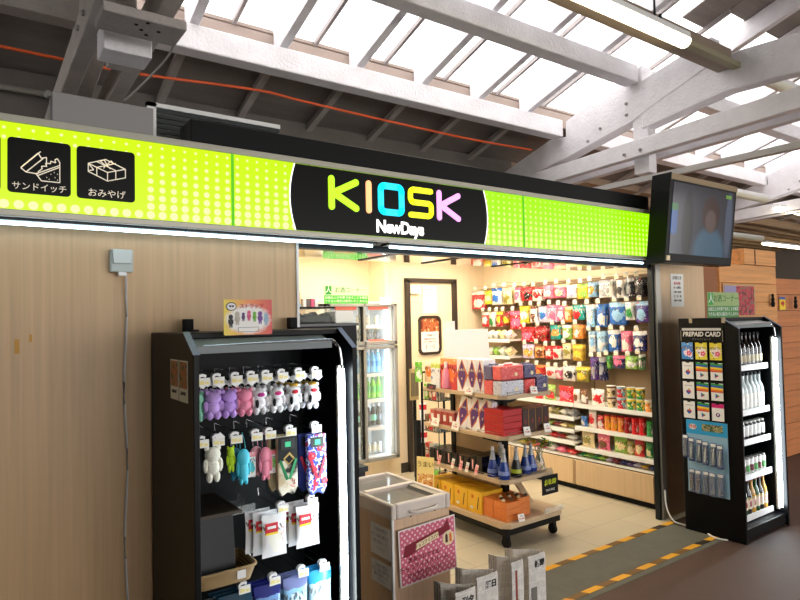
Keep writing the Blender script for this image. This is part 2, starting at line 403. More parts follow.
# pictogram plates
LINE = mat('icon_line', (215, 205, 185), .5, emit=(215, 205, 185), es=.55)
def plate(x0, x1, z0=2.09, z1=2.29):
    p = B().prism(rr(x0, x1, z0, z1, .014)[:-1], 'y', .002, .009).build('pictogram_plate', SBK, sb); return p
def lines(segs, par, w=.0035, name='pictogram'):
    b = B()
    for s in segs:
        for p, q in zip(s, s[1:]): b.beam((p[0], 0, p[1]), (q[0], 0, q[1]), .003, w)
    return b.build(name, LINE, par)
p1 = plate(.124, .326)
S = lambda l, ox, oz, k: [[(ox+k*x, oz+k*z) for x, z in s] for s in l]
sand = [[(0,30),(40,75),(48,62),(60,66),(60,40)], [(0,30),(12,20),(40,18)], [(5,36),(46,80)], [(0,30),(10,42)], [(12,20),(52,62)],
        [(35,18),(92,48),(92,0),(48,0),(35,18)], [(40,24),(50,34),(48,40),(60,42),(58,50),(70,50),(70,57),(82,54),(80,62),(86,66),(92,56),(92,48)],
        [(40,14),(90,42)], [(60,10),(61,11)], [(70,20),(71,21)], [(80,12),(81,13)], [(78,26),(79,27)], [(66,6),(67,7)], [(86,22),(87,23)], [(86,6),(87,7)]]
lines(S(sand, .165, 2.14, .00135), p1)
txt('サンドイッチ', .031, LINE, p1, (.225, 0, 2.113), FRONT, sx=.95)
p2 = plate(.346, .553)
gift = [[(0,45),(45,62),(98,40),(98,15),(50,0),(0,22),(0,45)], [(0,45),(50,25),(98,40)], [(50,25),(50,0)], [(22,53),(72,33),(72,8)], [(22,36),(72,54)], [(22,36),(22,14)], [(0,45),(14,28),(0,24)],
        [(45,45),(30,56),(42,60),(48,47),(60,60),(66,52),(48,45)], [(45,45),(40,36)], [(48,45),(58,36)]]
lines(S(gift, .385, 2.165, .00135), p2)
txt('おみやげ', .034, LINE, p2, (.45, 0, 2.113), FRONT)
p3 = plate(-.1, .104); txt('おにぎり', .034, LINE, p3, (0, 0, 2.113), FRONT)
b = B()
# light tubes under the sign
for x0, x1, w in ((-2.0, 1.73, 'fluorescent strip under the left half of the green sign'), (1.80, 4.11, 'fluorescent strip under the right half of the green sign')):
    t = thing('strip_light', w, 'light', ((x0+x1)/2, 2.64, 1.99), 0, 'strip lights under the sign'); L = (x1-x0)/2
    B().box(-L, -.02, .004, L, .05, .014).build('fitting', M['dark'], t)
    B().tube([(-L+.02, 0, -.004), (L-.02, 0, -.004)], .007, 10).build('lamp_tube', M['tubesoft'], t, True)
# black box and equipment over the sign
tag(B().box(.78, 2.6, 2.378, 4.13, 2.76, 2.475).build('canopy_box', M['black'], bevel=.004), 'long black metal box lying on top of the green sign', 'box')
gb = thing('junction_box', 'light grey metal box on the sign beside the white frame', 'box', (0, 2.64, 2.378))
B().box(.27, 0, 0, .64, .1, .125).build('body', mat('grey_enamel', (150, 148, 146), .5), gb, bevel=.004)
B().tube([(.26, .02, .12), (.26, .05, .12)], .012, 10).build('eyelet', M['steel'], gb)
vf = thing('vent_frame', 'white framed dark louvre panel behind the black box on the sign', 'vent', (0, 2.84, 2.4))
B().box(.66, 0, .0, .7, .03, .2).box(.66, 0, .18, 1.3, .03, .2).build('frame', M['white'], vf)
b = B()
for k in range(7): b.box(.7, .01, .02+k*.024, 1.3, .03, .036+k*.024)
b.build('louvre', mat('louvre_green_black', (24, 34, 32), .5), vf)
struct(B().box(-4, 2.78, 2.36, 5.2, 5.14, 2.375).build('trim_8', mat('kiosk_roof', (70, 68, 66), .8)))
# outlet + cable on left wall
ol = thing('power_outlet', 'grey outdoor power socket box high on the wooden wall', 'outlet', (.535, 2.78, 1.87))
B().box(-.045, -.035, -.045, .045, 0, .05).build('body', mat('outlet_grey', (190, 200, 196), .45), ol, bevel=.006)
B().prism([(-.04, .05), (.04, .05), (.034, -.01), (-.034, -.01)], 'y', -.045, -.036).build('cover', mat('outlet_cover', (206, 214, 210), .4), ol, bevel=.003)
B().box(-.014, -.04, -.06, .016, -.015, -.045).build('plug', M['white'], ol)
pts = [(.55, 2.74, 1.82-1.82*k/20) for k in range(21)]
pts = [(x+.006*sin(k*.9), y+.025-.02*(k < 1), z) for k, (x, y, z) in enumerate(pts)]
tag(B().tube(pts, .0045, 6).build('power_cable', mat('cable_pale', (205, 205, 205), .45), smooth=True), 'thin white cable hanging down from the wall socket', 'cable')
for i, (x, z, w, h) in enumerate(((.165, 1.53, .016, .055), (.21, 1.56, .01, .03))):
    tag(B().box(x-w/2, 2.777, z-h/2, x+w/2, 2.78, z+h/2).build('tape_scrap', mat('old_tape', (205, 150, 60), .6)), ('larger' if i == 0 else 'smaller')+' scrap of old yellow tape left on the wooden wall', 'tape', 'tape scraps on the wooden wall')
# notices on the pilaster
def notice(name, x, z, w, h, y, label, rows, m=None, par=None, rz=0, cat='notice'):
    t = thing(name, label, cat, (x, y, z), rz)
    B().box(-w/2, -.002, -h/2, w/2, 0, h/2).build('sheet', m or M['whitem'], t)
    for (tz, s, body, mt) in rows: txt(body, s, mt, t, (0, -.003, tz), FRONT, 'text_line')
    return t
notice('paper_notice', 4.775, 1.80, .19, .27, 2.778, 'white printed notice taped to the pilaster below the television', [(.10, .034, 'お知らせ', M['ink']), (.055, .024, '販売時間', M['red']), (.02, .022, '月〜金曜日', M['ink']), (-.015, .022, '7:00〜20:00', M['ink']), (-.05, .022, '土・日・祝', M['ink']), (-.085, .022, '8:00〜19:00', M['ink'])])
# floor cable at the right
pts = [(4.43, 2.735, .24), (4.405, 2.71, .12), (4.41, 2.66, .03), (4.45, 2.60, .006), (4.44, 2.50, .006), (4.42, 2.42, .006), (4.37, 2.34, .006), (4.36, 2.29, .006), (4.385, 2.24, .006)]
def smoothpts(P, n=5):
    out = []
    P = [Vector(p) for p in P]
    for i in range(len(P)-1):
        p0, p1, p2, p3 = P[max(i-1, 0)], P[i], P[i+1], P[min(i+2, len(P)-1)]
        for k in range(n):
            t = k/n; out.append(.5*((2*p1)+(-p0+p2)*t+(2*p0-5*p1+4*p2-p3)*t*t+(-p0+3*p1-3*p2+p3)*t**3))
    return out+[P[-1]]
tag(B().tube(smoothpts(pts), .006, 7).build('floor_cable', M['white'], smooth=True), 'white cable looping from the steel doorpost along the floor to the prepaid card stand', 'cable')
# ------------------------------------------------------------------ television
tv = thing('television', 'black wall television tilted down beside the end of the sign', 'television', (4.02, 2.42, 1.975))
def slab(x0, x1, y0, y1, z0, z1):
    b = B(); b.box(x0, y0, z0, x1, y1, z1); b.v = [(x, y-.07*(z/.61), z) for x, y, z in b.v]; return b
slab(0, .925, 0, .125, 0, .61).build('case', M['black'], tv, bevel=.004)
slab(-.012, 0, -.004, .14, -.008, .62).build('side_bracket', M['black'], tv)
slab(.0, .925, -.004, .03, .575, .615).build('top_trim', mat('tv_top_brass', (132, 112, 80), .35, .4), tv)
def screen_mat():
    m = bpy.data.materials.new('tv_screen'); m.use_nodes = True; nt = m.node_tree; b = nt.nodes['Principled BSDF']
    tc = N(nt, 'ShaderNodeTexCoord'); sp = N(nt, 'ShaderNodeSeparateXYZ'); nt.links.new(tc.outputs['Generated'], sp.inputs[0])
    x, z = sp.outputs[0], sp.outputs[2]
    def ell(cx, cz, rx, rz):
        a = math_(nt, 'DIVIDE', math_(nt, 'SUBTRACT', x, cx), rx); c = math_(nt, 'DIVIDE', math_(nt, 'SUBTRACT', z, cz), rz)
        f = N(nt, 'ShaderNodeMapRange'); f.inputs[1].default_value = 1.25; f.inputs[2].default_value = .7
        nt.links.new(math_(nt, 'ADD', math_(nt, 'MULTIPLY', a, a), math_(nt, 'MULTIPLY', c, c)), f.inputs[0]); return f.outputs[0]
    c = mixc(nt, z, srgb(70, 80, 96), srgb(74, 70, 78))
    c = mixc(nt, ell(.25, .4, .09, .5), c, srgb(40, 42, 46))
    c = mixc(nt, ell(.62, .05, .26, .38), c, srgb(88, 130, 158))
    c = mixc(nt, ell(.62, .62, .15, .26), c, srgb(86, 56, 46))
    c = mixc(nt, ell(.62, .52, .09, .17), c, srgb(128, 104, 96))
    c = mixc(nt, ell(.93, .5, .06, .5), c, srgb(112, 124, 150))
    lb = math_(nt, 'LESS_THAN', x, .09)
    c = mixc(nt, math_(nt, 'MULTIPLY', lb, ell(.04, .45, .1, .18)), c, srgb(20, 110, 200))
    c = mixc(nt, math_(nt, 'MULTIPLY', lb, ell(.04, .66, .1, .05)), c, srgb(40, 150, 70))
    nt.links.new(c, b.inputs['Emission Color']); b.inputs['Emission Strength'].default_value = .32
    b.inputs['Base Color'].default_value = (.01, .01, .012, 1); b.inputs['Roughness'].default_value = .15
    return m
slab(.035, .885, -.004, .0, .06, .56).build('screen', screen_mat(), tv)
slab(.005, .05, -.006, .0, .01, .045).build('sticker', M['cream'], tv)
slab(.76, .84, -.006, -.004, .51, .535).build('channel_mark', mat('chan', (60, 90, 30), .5, emit=(90, 140, 30), es=.6), tv)

# ------------------------------------------------------------------ station roof
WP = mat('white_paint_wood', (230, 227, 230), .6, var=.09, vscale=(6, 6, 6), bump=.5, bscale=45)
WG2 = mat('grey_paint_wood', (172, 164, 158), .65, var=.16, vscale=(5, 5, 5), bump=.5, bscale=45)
BRD = mat('roof_boards', (132, 124, 118), .8, var=.2, vscale=(1.2, 9, 9), bump=.3, bscale=30)
BLT = mat('bolt_iron', (150, 144, 140), .5)
zr = lambda y: 3.68+.31*(4.26-y)
def truss(X, label, m, w=.13):
    t = thing('roof_truss', label, 'roof truss', (X, 0, 0), 0, 'roof trusses over the platform')
    for s, nm in ((-1, 1), (1, 1)):
        b = B(); y0, y1 = 5.15, -1.2
        b.prism([(y0, 3.00), (y1, 3.24), (y1, 3.42), (y0, 3.15)], 'x', s*w-.044, s*w+.044); b.build('tie_beam', m, t, bevel=.008)
    zz = lambda y: zr(y)-.0
    b = B(); b.prism([(5.15, 3.12), (4.2, 3.27), (3.4, 3.44), (3.2, 3.52), (2.62, 3.72), (2.62, 3.96), (3.28, 3.80), (3.28, 3.95), (4.18, 3.66), (4.18, 3.50), (4.4, 3.52), (5.15, 3.30)], 'x', -.075, .075).build('rafter', m, t, bevel=.01)
    pts = [(3.3, 3.34), (2.9, 3.40), (2.5, 3.45), (2.1, 3.44), (1.6, 3.38), (1.0, 3.30), (-1.0, 3.1), (-1.0, 3.45), (1.0, 3.62), (1.8, 3.72), (2.4, 3.76), (2.9, 3.72), (3.3, 3.54)]
    B().prism(pts, 'x', -.07, .07).build('arched_beam', m, t, bevel=.012)
    B().box(-.06, 3.24, 2.93, .06, 3.40, 3.5).build('post', m, t, bevel=.006)
    b = B()
    for y, z in ((3.42, 3.115), (3.25, 3.12), (3.45, 3.52), (3.75, 3.47), (3.45, 3.63), (3.9, 3.38), (1.9, 3.24)):
        for s in (-1,):
            xx = -w-.05 if z < 3.2 else -.075
            b.lathe([(.016, 0), (.016, .012), (.006, .02)], 8); n = 24
            vs = b.v[-n:]; b.v[-n:] = [(xx-q[2], y+q[0], z+q[1]) for q in vs]
    b.build('bolts', BLT, t)
    return t
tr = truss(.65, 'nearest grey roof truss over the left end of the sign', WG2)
B().box(-.175, 2.79, 2.94, .175, 2.99, 2.985).build('cross_plate', WG2, tr, bevel=.006)
B().box(-.12, 3.11, 2.91, .1, 3.28, 3.05).build('cross_block', WP, tr, bevel=.006)
B().box(-.08, 2.35, 3.0, .05, 2.5, 3.7).build('king_post', WP, tr, bevel=.006)
for x, y in ((-.03, 2.82), (0, 2.86), (.03, 2.9), (.07, 2.84), (.01, 2.78)): B().lathe([(.009, 0), (.009, .004)], 8, (x, y+.03, 2.938)).build('bolt_hole', M['blackm'], tr)
truss(5.24, 'white roof truss above the television', WP)
truss(9.8, 'white roof truss beyond the television, over the wooden stall', WP)
truss(14.2, 'far white roof truss at the end of the platform', WP)
bays = ((.84, 4.95, 'over the green sign'), (5.36, 9.7, 'beyond the television'), (9.9, 14.1, 'over the far stall'), (-4.0, .42, 'left of the nearest truss'))
for x0, x1, w in bays:
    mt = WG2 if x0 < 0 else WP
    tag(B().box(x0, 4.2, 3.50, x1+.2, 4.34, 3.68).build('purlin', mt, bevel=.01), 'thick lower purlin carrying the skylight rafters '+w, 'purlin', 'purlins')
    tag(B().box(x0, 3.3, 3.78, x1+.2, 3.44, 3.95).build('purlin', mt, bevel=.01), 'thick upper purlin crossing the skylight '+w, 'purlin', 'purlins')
LB = grain('lamp_beam_wood', (150, 134, 118), .1, 30, 1, .6, axis='x')
RX = [1.3+.675*k for k in range(-7, 20)]
sk = 0
names = {0: 'first', 1: 'second', 2: 'third', 3: 'fourth', 4: 'fifth', 5: 'sixth', 6: 'seventh', 7: 'eighth', 8: 'ninth', 9: 'tenth', 10: 'eleventh', 11: 'twelfth', 12: 'thirteenth', 13: 'fourteenth', 14: 'fifteenth', 15: 'sixteenth', 16: 'seventeenth', 17: 'eighteenth', 18: 'nineteenth', 19: 'twentieth'}
for i, x in enumerate(RX):
    if 4.9 < x < 5.45 or 9.6 < x < 10: continue
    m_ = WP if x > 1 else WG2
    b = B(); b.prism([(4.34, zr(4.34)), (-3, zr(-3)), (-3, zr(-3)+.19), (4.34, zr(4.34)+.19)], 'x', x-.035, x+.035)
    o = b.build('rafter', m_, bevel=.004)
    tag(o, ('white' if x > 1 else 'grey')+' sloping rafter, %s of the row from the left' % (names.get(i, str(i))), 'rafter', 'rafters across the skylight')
    tag(B().prism([(5.3, zr(5.3)), (4.5, zr(4.5)), (4.5, zr(4.5)+.05), (5.3, zr(5.3)+.05)], 'x', x-.03, x+.03).build('eave_batten', WG2), 'eave batten under the boarded roof, %s of the row from the left' % (names.get(i, str(i))), 'batten', 'battens under the eave')
# thin glazing bars between the rafters and the translucent sheets
GBM = mat('glazing_bar', (150, 142, 140), .6)
for i, x in enumerate([x for x in RX if x > .8]):
    o = B().prism([(4.34, zr(4.34)+.17), (2.7, zr(2.7)+.17), (2.7, zr(2.7)+.21), (4.34, zr(4.34)+.21)], 'x', x+.315, x+.345).build('glazing_bar', GBM)
    tag(o, 'thin grey bar under the bright skylight sheets, %s from the left' % names[i], 'bar', 'glazing bars of the skylight')
tag(B().box(.78, 4.345, 3.66, 15, 4.38, 3.82).box(.78, 4.345, 3.835, 15, 4.38, 3.86).build('eave_board', mat('eave_board', (150, 134, 124), .7)), 'long grey board along the lower edge of the skylight', 'board')
def skysheet():
    m = bpy.data.materials.new('translucent_roof_sheet'); m.use_nodes = True; nt = m.node_tree
    nt.nodes.remove(nt.nodes['Principled BSDF']); out = nt.nodes['Material Output']
    t = N(nt, 'ShaderNodeBsdfTranslucent'); t.inputs[0].default_value = (.95, .95, .97, 1); tr_ = N(nt, 'ShaderNodeBsdfTransparent'); mx = N(nt, 'ShaderNodeMixShader'); mx.inputs[0].default_value = .6
    nt.links.new(t.outputs[0], mx.inputs[1]); nt.links.new(tr_.outputs[0], mx.inputs[2]); nt.links.new(mx.outputs[0], out.inputs[0]); return m
def rp(y0, y1, dz, th, x0, x1):   # sloping sheet between y0 and y1
    return B().prism([(y0, zr(y0)+dz), (y1, zr(y1)+dz), (y1, zr(y1)+dz+th), (y0, zr(y0)+dz+th)], 'x', x0, x1)
struct(rp(4.5, 2.75, .22, .01, .62, 16).build('ceiling_1', skysheet()))
# opaque boarded roof, with slits at the skylight's upper edge
b = rp(5.35, 4.42, .1, .05, -8, 16)
for k in range(-20, 40):
    x = 2.8+.36*k
    if x < -8 or x > 15.6: continue
    y1 = 2.78+.04*(k % 3 == 0)
    b.v += rp(y1, 2.62, .1, .04, x+.22, x+.36).v[0:0]
    q = rp(2.95 if k % 2 else 2.72, 1.0, .2+.012*(k % 2), .03, x, x+.352); o = len(b.v); b.v += q.v; b.f += [tuple(i+o for i in f) for f in q.f]; b.mi += q.mi
for (y0, y1) in ((1.02, -6),):
    q = rp(y0, y1, .22, .05, -8, 16); o = len(b.v); b.v += q.v; b.f += [tuple(i+o for i in f) for f in q.f]; b.mi += q.mi
q = rp(4.5, .9, .21, .05, -8, .62); o = len(b.v); b.v += q.v; b.f += [tuple(i+o for i in f) for f in q.f]; b.mi += q.mi
struct(b.build('ceiling_2', BRD))
# wall plate, ledge and rear wall above the kiosk roof
struct(B().box(-8, 5.15, 2.6, 5.35, 5.3, 3.47).build('wall_rear', mat('rear_wall', (104, 98, 92), .8, var=.15, vscale=(3, 3, 3), bump=.3)))
tag(B().tube([(-2, 5.08, 3.30), (1.2, 5.07, 3.30), (2.4, 5.07, 3.28), (4.2, 5.07, 3.29), (5.1, 5.07, 3.28)], .022, 8).build('conduit_pipe', mat('pipe_grey', (136, 132, 122), .5), smooth=True), 'grey conduit pipe running along the ledge under the eave', 'pipe')
oc = [(-1.5, 4.6, 3.42), (.46, 4.6, 3.40), (.8, 4.6, 3.40), (1.09, 4.6, 3.41), (1.9, 4.6, 3.47), (2.29, 4.6, 3.46), (3.15, 4.6, 3.44), (4.2, 4.6, 3.43), (5.1, 4.6, 3.45)]
tag(B().tube(smoothpts(oc, 6), .011, 8).build('orange_cable', mat('cable_orange', (226, 92, 36), .5), smooth=True), 'orange cable slung below the boarded eave above the sign', 'cable')
tag(B().tube(smoothpts([(.8, 2.9, 2.99), (.86, 3.2, 3.0), (.83, 3.6, 2.98), (.78, 3.9, 2.95)], 5), .006, 6).build('wire', mat('wire_grey', (170, 166, 160), .6)), 'thin loose grey wire along the nearest truss beam', 'wire')
tag(B().box(4.97, -1, 2.80, 5.03, 4.2, 2.806).box(4.965, -1, 2.80, 4.97, 4.2, 2.85).build('steel_angle', mat('angle_steel', (176, 172, 168), .5)), 'dark steel angle bar running above the television', 'bar')
# lamp beam with long tube fittings
t = thing('lamp_beam', 'brown timber beam carrying the platform lamps, overhead', 'beam', (0, 2.45, 3.62))
B().box(-1.0, 0, 0, 5.15, .12, .16).build('beam', LB, t, bevel=.006)
B().box(2.5, -.06, -.01, 9.5, .0, .03).build('raceway', mat('raceway', (156, 150, 120), .5), t)
def platform_lamp(loc, L, label, lit=True, r=.045):
    t = thing('platform_lamp', label, 'lamp', loc, 0, 'platform lamps')
    B().box(-L/2, -.05, .02, L/2, .05, .07).build('housing', M['white'], t, bevel=.01)
    prof = [(-.05, .02)]+[(-.05*cos(pi*k/8), .02-.05*sin(pi*k/8)) for k in range(9)]+[(.05, .02)]
    B().prism(prof, 'x', -L/2, L/2).build('diffuser', M['warm'] if lit else mat('diffuser_off', (226, 222, 200), .4), t, smooth=True)
    return t
lp = platform_lamp((3.05, 2.36, 3.57), 2.45, 'long lit platform lamp under the brown beam at the top edge')
B().tube([(.93, .05, .07), (.93, .05, .45)], .008, 6).tube([(1.0, .05, .07), (1.0, .05, .18)], .012, 6).build('hanger', M['dark'], lp)
platform_lamp((6.3, 2.36, 3.56), 1.9, 'unlit platform lamp at the right end of the brown beam', False)
for (a, y, L, z, lab, lit) in ((8.5, 4.8, .0, 3.1, '', 0),):
    pass
platform_lamp((8.0, 3.75, 3.08), 1.25, 'unlit lamp right of the television below the truss', False)
platform_lamp((10.3, 3.95, 3.08), 1.75, 'lit lamp over the wooden stall, nearer of the two', True)
platform_lamp((15.4, 6.05, 3.06), 3.2, 'lit lamp over the wooden stall, farther of the two', True)
platform_lamp((12.0, 5.8, 3.08), 2.3, 'unlit lamp in the distance behind the television', False)
struct(B().box(5.4, 9.5, 0, 18, 9.6, 3.6).build('wall_far', mat('far_wall', (196, 184, 168), .8, var=.1, vscale=(1, 1, 1))))
JW = grain('joist_wood', (176, 146, 112), .12, 25, 1, .7, axis='x')
for k in range(12):
    tag(B().box(5.4, 5.35+k*.34, 3.25, 17.9, 5.45+k*.34, 3.395).build('ceiling_joist', JW), 'brown timber joist of the low far ceiling, %s counted from the front' % names[k], 'joist', 'joists of the low ceiling')
struct(B().box(5.35, 5.2, 3.40, 18, 9.5, 3.50).build('ceiling_3', mat('far_ceiling', (160, 140, 118), .8)))
tag(B().tube(smoothpts([(4.4, .9, 3.9), (5.4, 1.6, 3.95), (6.2, 1.85, 3.9), (7.4, 2.0, 3.8), (9.5, 2.0, 3.8)]), .035, 10).build('curved_pipe', mat('pipe_olive', (140, 134, 118), .5), smooth=True), 'olive grey pipe curving across the boarded roof at the top right', 'pipe')
tag(B().box(5.0, 1.15, 3.68, 8.5, 1.5, 3.88).build('timber_box', mat('timber_brown', (120, 76, 40), .6)), 'brown timber box beam in the top right corner', 'beam')
struct(B().box(18, -6, 0, 18.1, 9.6, 7.2).build('wall_blocker_right', mat('blocker_right', (120, 112, 104), .8)))  # end wall added to keep daylight off the television
struct(B().box(16, -6, 3.3, 18, 9.6, 3.4).build('ceiling_blocker', BRD))  # roof piece added to close the sky gap up to that wall
# unseen walls added to block daylight, with a side opening left for fill
struct(B().box(-8, -6.0, 0, 18, -5.9, .2).box(-8, -6.0, 3.4, 18, -5.9, 7.2).box(-8, -6.0, .2, -1.0, -5.9, 3.4).build('wall_blocker_side', mat('blocker_side', (130, 128, 124), .6)))
struct(B().box(-1.7, -6, 0, -1.6, 2.7, 7.2).build('wall_blocker_left', mat('blocker_left', (60, 58, 56), .8)))  # added dark wall, out of view, to cut bounce on the left roof
# ------------------------------------------------------------------ wooden stall on the right
ws = thing('wooden_stall', 'stall built of orange cedar boards behind the prepaid card stand', 'stall', (0, 3.0, 0))
b = B()
for k in range(11):
    z0 = k*.19; b.box(5.9, 0, z0+.003, 7.08, .04, z0+.187)
b.build('board_wall', M['cedar'], ws, bevel=.002)
B().box(5.88, .05, 0, 7.08, 1.2, 2.06).build('body', M['cedar'], ws)
b = B().box(6.40, 0, 2.095, 7.09, .4, 2.255); b.build('raised_block', M['cedar'], ws)
B().box(6.62, -.004, 2.095, 6.635, .0, 2.255).build('block_joint', mat('wood_dark', (84, 50, 30), .7), ws)
B().box(5.25, -.12, 0, 5.62, .1, 2.02).build('corner_post', mat('cedar_post', (150, 92, 50), .6), ws)
w2 = thing('wooden_counter', 'lower cedar board stall farther right with a small yellow card', 'stall', (0, 3.1, 0))
b = B()
for k in range(11): b.box(7.12, 0, k*.18+.003, 11.2, .05, k*.18+.177)
b.build('board_wall', grain('cedar_dark', (205, 130, 78), .16, 30, 1.2, .45, axis='x'), w2)
def photo_mat(name, cols, sc=14):
    m = bpy.data.materials.new(name); m.use_nodes = True; nt = m.node_tree; b = nt.nodes['Principled BSDF']
    tc = N(nt, 'ShaderNodeTexCoord'); n = N(nt, 'ShaderNodeTexNoise'); n.inputs['Scale'].default_value = sc; n.inputs['Detail'].default_value = 4
    nt.links.new(tc.outputs['Object'], n.inputs['Vector']); r = N(nt, 'ShaderNodeValToRGB')
    el = r.color_ramp.elements
    el[0].position = .4; el[1].position = .6; el[0].color = srgb(*cols[0]); el[1].color = srgb(*cols[-1])
    for i, c in enumerate(cols[1:-1]):
        e = el.new(.4+.2*(i+1)/(len(cols)-1)); e.color = srgb(*c)
    r.color_ramp.interpolation = 'CONSTANT' if sc > 30 else 'LINEAR'
    nt.links.new(n.outputs['Fac'], r.inputs[0]); nt.links.new(r.outputs[0], b.inputs['Base Color']); b.inputs['Roughness'].default_value = .4
    return m
ps = thing('poster', 'framed poster of red autumn leaves on the wooden stall', 'poster', (6.24, 2.985, 1.73))
B().box(-.31, 0, -.16, .33, .012, .16).build('frame', mat('poster_frame', (200, 160, 110), .5), ps)
B().box(-.29, -.003, -.15, -.06, 0, .14).build('sky_print', mat('poster_sky', (156, 148, 190), .4), ps)
B().box(-.06, -.003, -.15, .30, 0, .14).build('leaf_print', photo_mat('maple', [(60, 60, 50), (190, 30, 50), (214, 60, 80), (120, 110, 90)], 22), ps)
for i, (x, z) in enumerate(((6.92, 1.72), (7.66, 1.70))):
    t = thing('figurine', ('small dark carved figure hung on the stall boards beside the poster', 'small dark carved figure standing beside the yellow card')[i], 'figurine', (x, 2.97+.08*i, z), 0, 'dark figures on the stalls')
    B().ball((0, 0, .06), .018, .014, .02).lathe([(.014, -.06), (.022, -.03), (.014, 0), (.02, .02), (.01, .045)], 8).build('body', M['blackm'], t, smooth=True)
t = thing('small_card', 'small yellow card with a red arrow on the wooden stall', 'card', (7.42, 3.09, 1.70))
B().box(-.07, -.004, -.07, .07, 0, .07).build('sheet', M['yellow'], t)
B().prism([(-.04, -.015), (0, -.015), (0, -.04), (.045, 0), (0, .04), (0, .015), (-.04, .015)], 'y', -.006, -.004).build('arrow', M['red'], t)
B().box(-.07, -.005, .045, .07, -.004, .07).build('blue_strip', M['blue'], t)
# ------------------------------------------------------------------ shared goods
def bagmesh(name, mats, n=7, m=9, crimp=.1):
    """pillow pack, unit size: x -.5...5, hanging from z=0 down to z=-1, thickness about 1 in y"""
    b = B(); 
    for s in (-1, 1):
        o = len(b.v)
        for j in range(m+1):
            for i in range(n+1):
                u = i/n; v = j/m
                vv = 0 if v < crimp or v > 1-crimp*.8 else sin(pi*(v-crimp)/(1-1.8*crimp))**.45
                t = .5*(sin(pi*u)**.55 if 0 < u < 1 else 0)*vv+.03
                x = (u-.5)*(1-.06*sin(pi*v)); wob = .05*sin(9*u+5*v)*vv
                b.v.append((x, s*(t+wob*.5), -v))
        for j in range(m):
            b.m = 1 if (j == 0 and len(mats) > 1) else 0
            for i in range(n):
                q = [o+j*(n+1)+i, o+j*(n+1)+i+1, o+(j+1)*(n+1)+i+1, o+(j+1)*(n+1)+i]
                b.face(q[::-1] if s < 0 else q)
        b.m = 0
    W = (n+1)*(m+1)
    for j in range(m):
        for i in (0, n):
            a = j*(n+1)+i; c = a+n+1; b.face([a, c, c+W, a+W] if i else [a, a+W, c+W, c])
    for j in (0, m):
        for i in range(n):
            a = j*(n+1)+i; b.face([a, a+1, a+1+W, a+W] if not j else [a, a+W, a+1+W, a+1])
    return b
def hook_proto(L, label):
    t = thing('display_hook', label, 'hook')
    b = B(); b.tube([(0, L, .03), (0, L-.01, .0), (0, .012, .0), (0, 0, .012)], .0028, 6); b.tube([(0, L, .035), (0, .0, .032), (0, -.004, .022)], .002, 5); b.build('wire', M['chrome'], t)
    b = B(); b.box(-.0225, -.008, -.012, .0225, -.006, .018)
    b.build('price_tag', M['whitem'], t)
    b = B(); pr = [(-.022, .006), (-.024, .022), (-.016, .031), (0, .033), (.01, .028), (.008, .018), (-.004, .023), (-.013, .021), (-.015, .006)]
    b.prism(pr, 'y', -.005, .014); b.build('clip', M['white'], t)
    b = B(); b.box(-.018, -.0086, -.006, .0, -.008, .008); b.box(.004, -.0086, -.006, .018, -.008, .004); b.build('price_print', mat('price_yellow', (240, 225, 150), .7), t)
    return t
ORD = ['', 'first', 'second', 'third', 'fourth', 'fifth', 'sixth', 'seventh', 'eighth', 'ninth', 'tenth', 'eleventh', 'twelfth', 'thirteenth', 'fourteenth', 'fifteenth', 'sixteenth', 'seventeenth', 'eighteenth']

# ------------------------------------------------------------------ black display stands
def stand(name, label, loc, w, d, h, brk=True, inner=.12):
    t = thing(name, label, 'display stand', loc)
    side = [(0, 0), (d, 0), (d, h), (.12, h), (0, h-.075)]
    B().prism(side, 'x', 0, .022).build('side_panel', M['black'], t, bevel=.003)
    B().prism(side, 'x', w-.022, w).build('side_panel', M['black'], t, bevel=.003)
    B().box(.022, d-inner-.02, .06, w-.022, d-inner, h-.02).build('back_panel', M['black'], t)
    B().box(.022, .12, h-.022, w-.022, d, h).build('top_panel', M['black'], t, bevel=.003)
    B().box(.022, .015, 0.02, w-.022, d, .09).build('base', M['black'], t, bevel=.003)
    tr_ = B().prism([(.0, h-.078), (.122, h+.002), (.122, h+.005), (-.003, h-.076)], 'x', 0, .024)
    tr_.build('edge_trim', mat('edge_bluegrey', (96, 108, 132), .35, .4), t)
    B().prism([(.0, h-.078), (.122, h+.002), (.122, h+.005), (-.003, h-.076)], 'x', w-.024, w).build('edge_trim', MATS['edge_bluegrey'], t)
    # header reflector and bent pipe carrying the tube lamp
    B().prism([(.03, h-.05), (.12, h-.024), (.12, h-.03), (.03, h-.075)], 'x', .024, w-.1).build('header', mat('header_grey', (112, 122, 124), .4), t)
    pts = [(.05, .045, h-.052), (w-.14, .045, h-.045), (w-.09, .04, h-.05), (w-.066, .035, h-.075), (w-.058, .03, h-.12), (w-.058, .03, h-.2)]
    B().tube(smoothpts(pts, 6), .007, 8).build('bent_pipe', M['chrome'], t, smooth=True)
    B().tube([(w-.058, .03, h-.165), (w-.058, .03, .14)], .0125, 12).build('tube_lamp', M['tube'], t, smooth=True)
    B().box(w-.066, .045, .12, w-.04, .06, h-.15).build('lamp_channel', M['alu'], t)
    if brk:
        for x in (.15, w-.02):
            k = B().box(x-.02, d-.04, h, x+.018, d-.0, h+.055).box(x-.02, d-.08, h, x+.03, d, h+.008).build('bracket', M['blackm'], t, bevel=.002)
    return t
DX, DY = .65, 2.165
stand('display_stand', 'tall black display stand of plush charms against the wooden wall', (DX, DY, 0), .668, .585, 1.57, True, .1)
PX, PY = 4.40, 2.12
ps_ = stand('drinks_display_stand', 'tall black display stand with prepaid cards on its side and bottles in front', (PX, PY, 0), .67, .44, 1.57, False, .04)
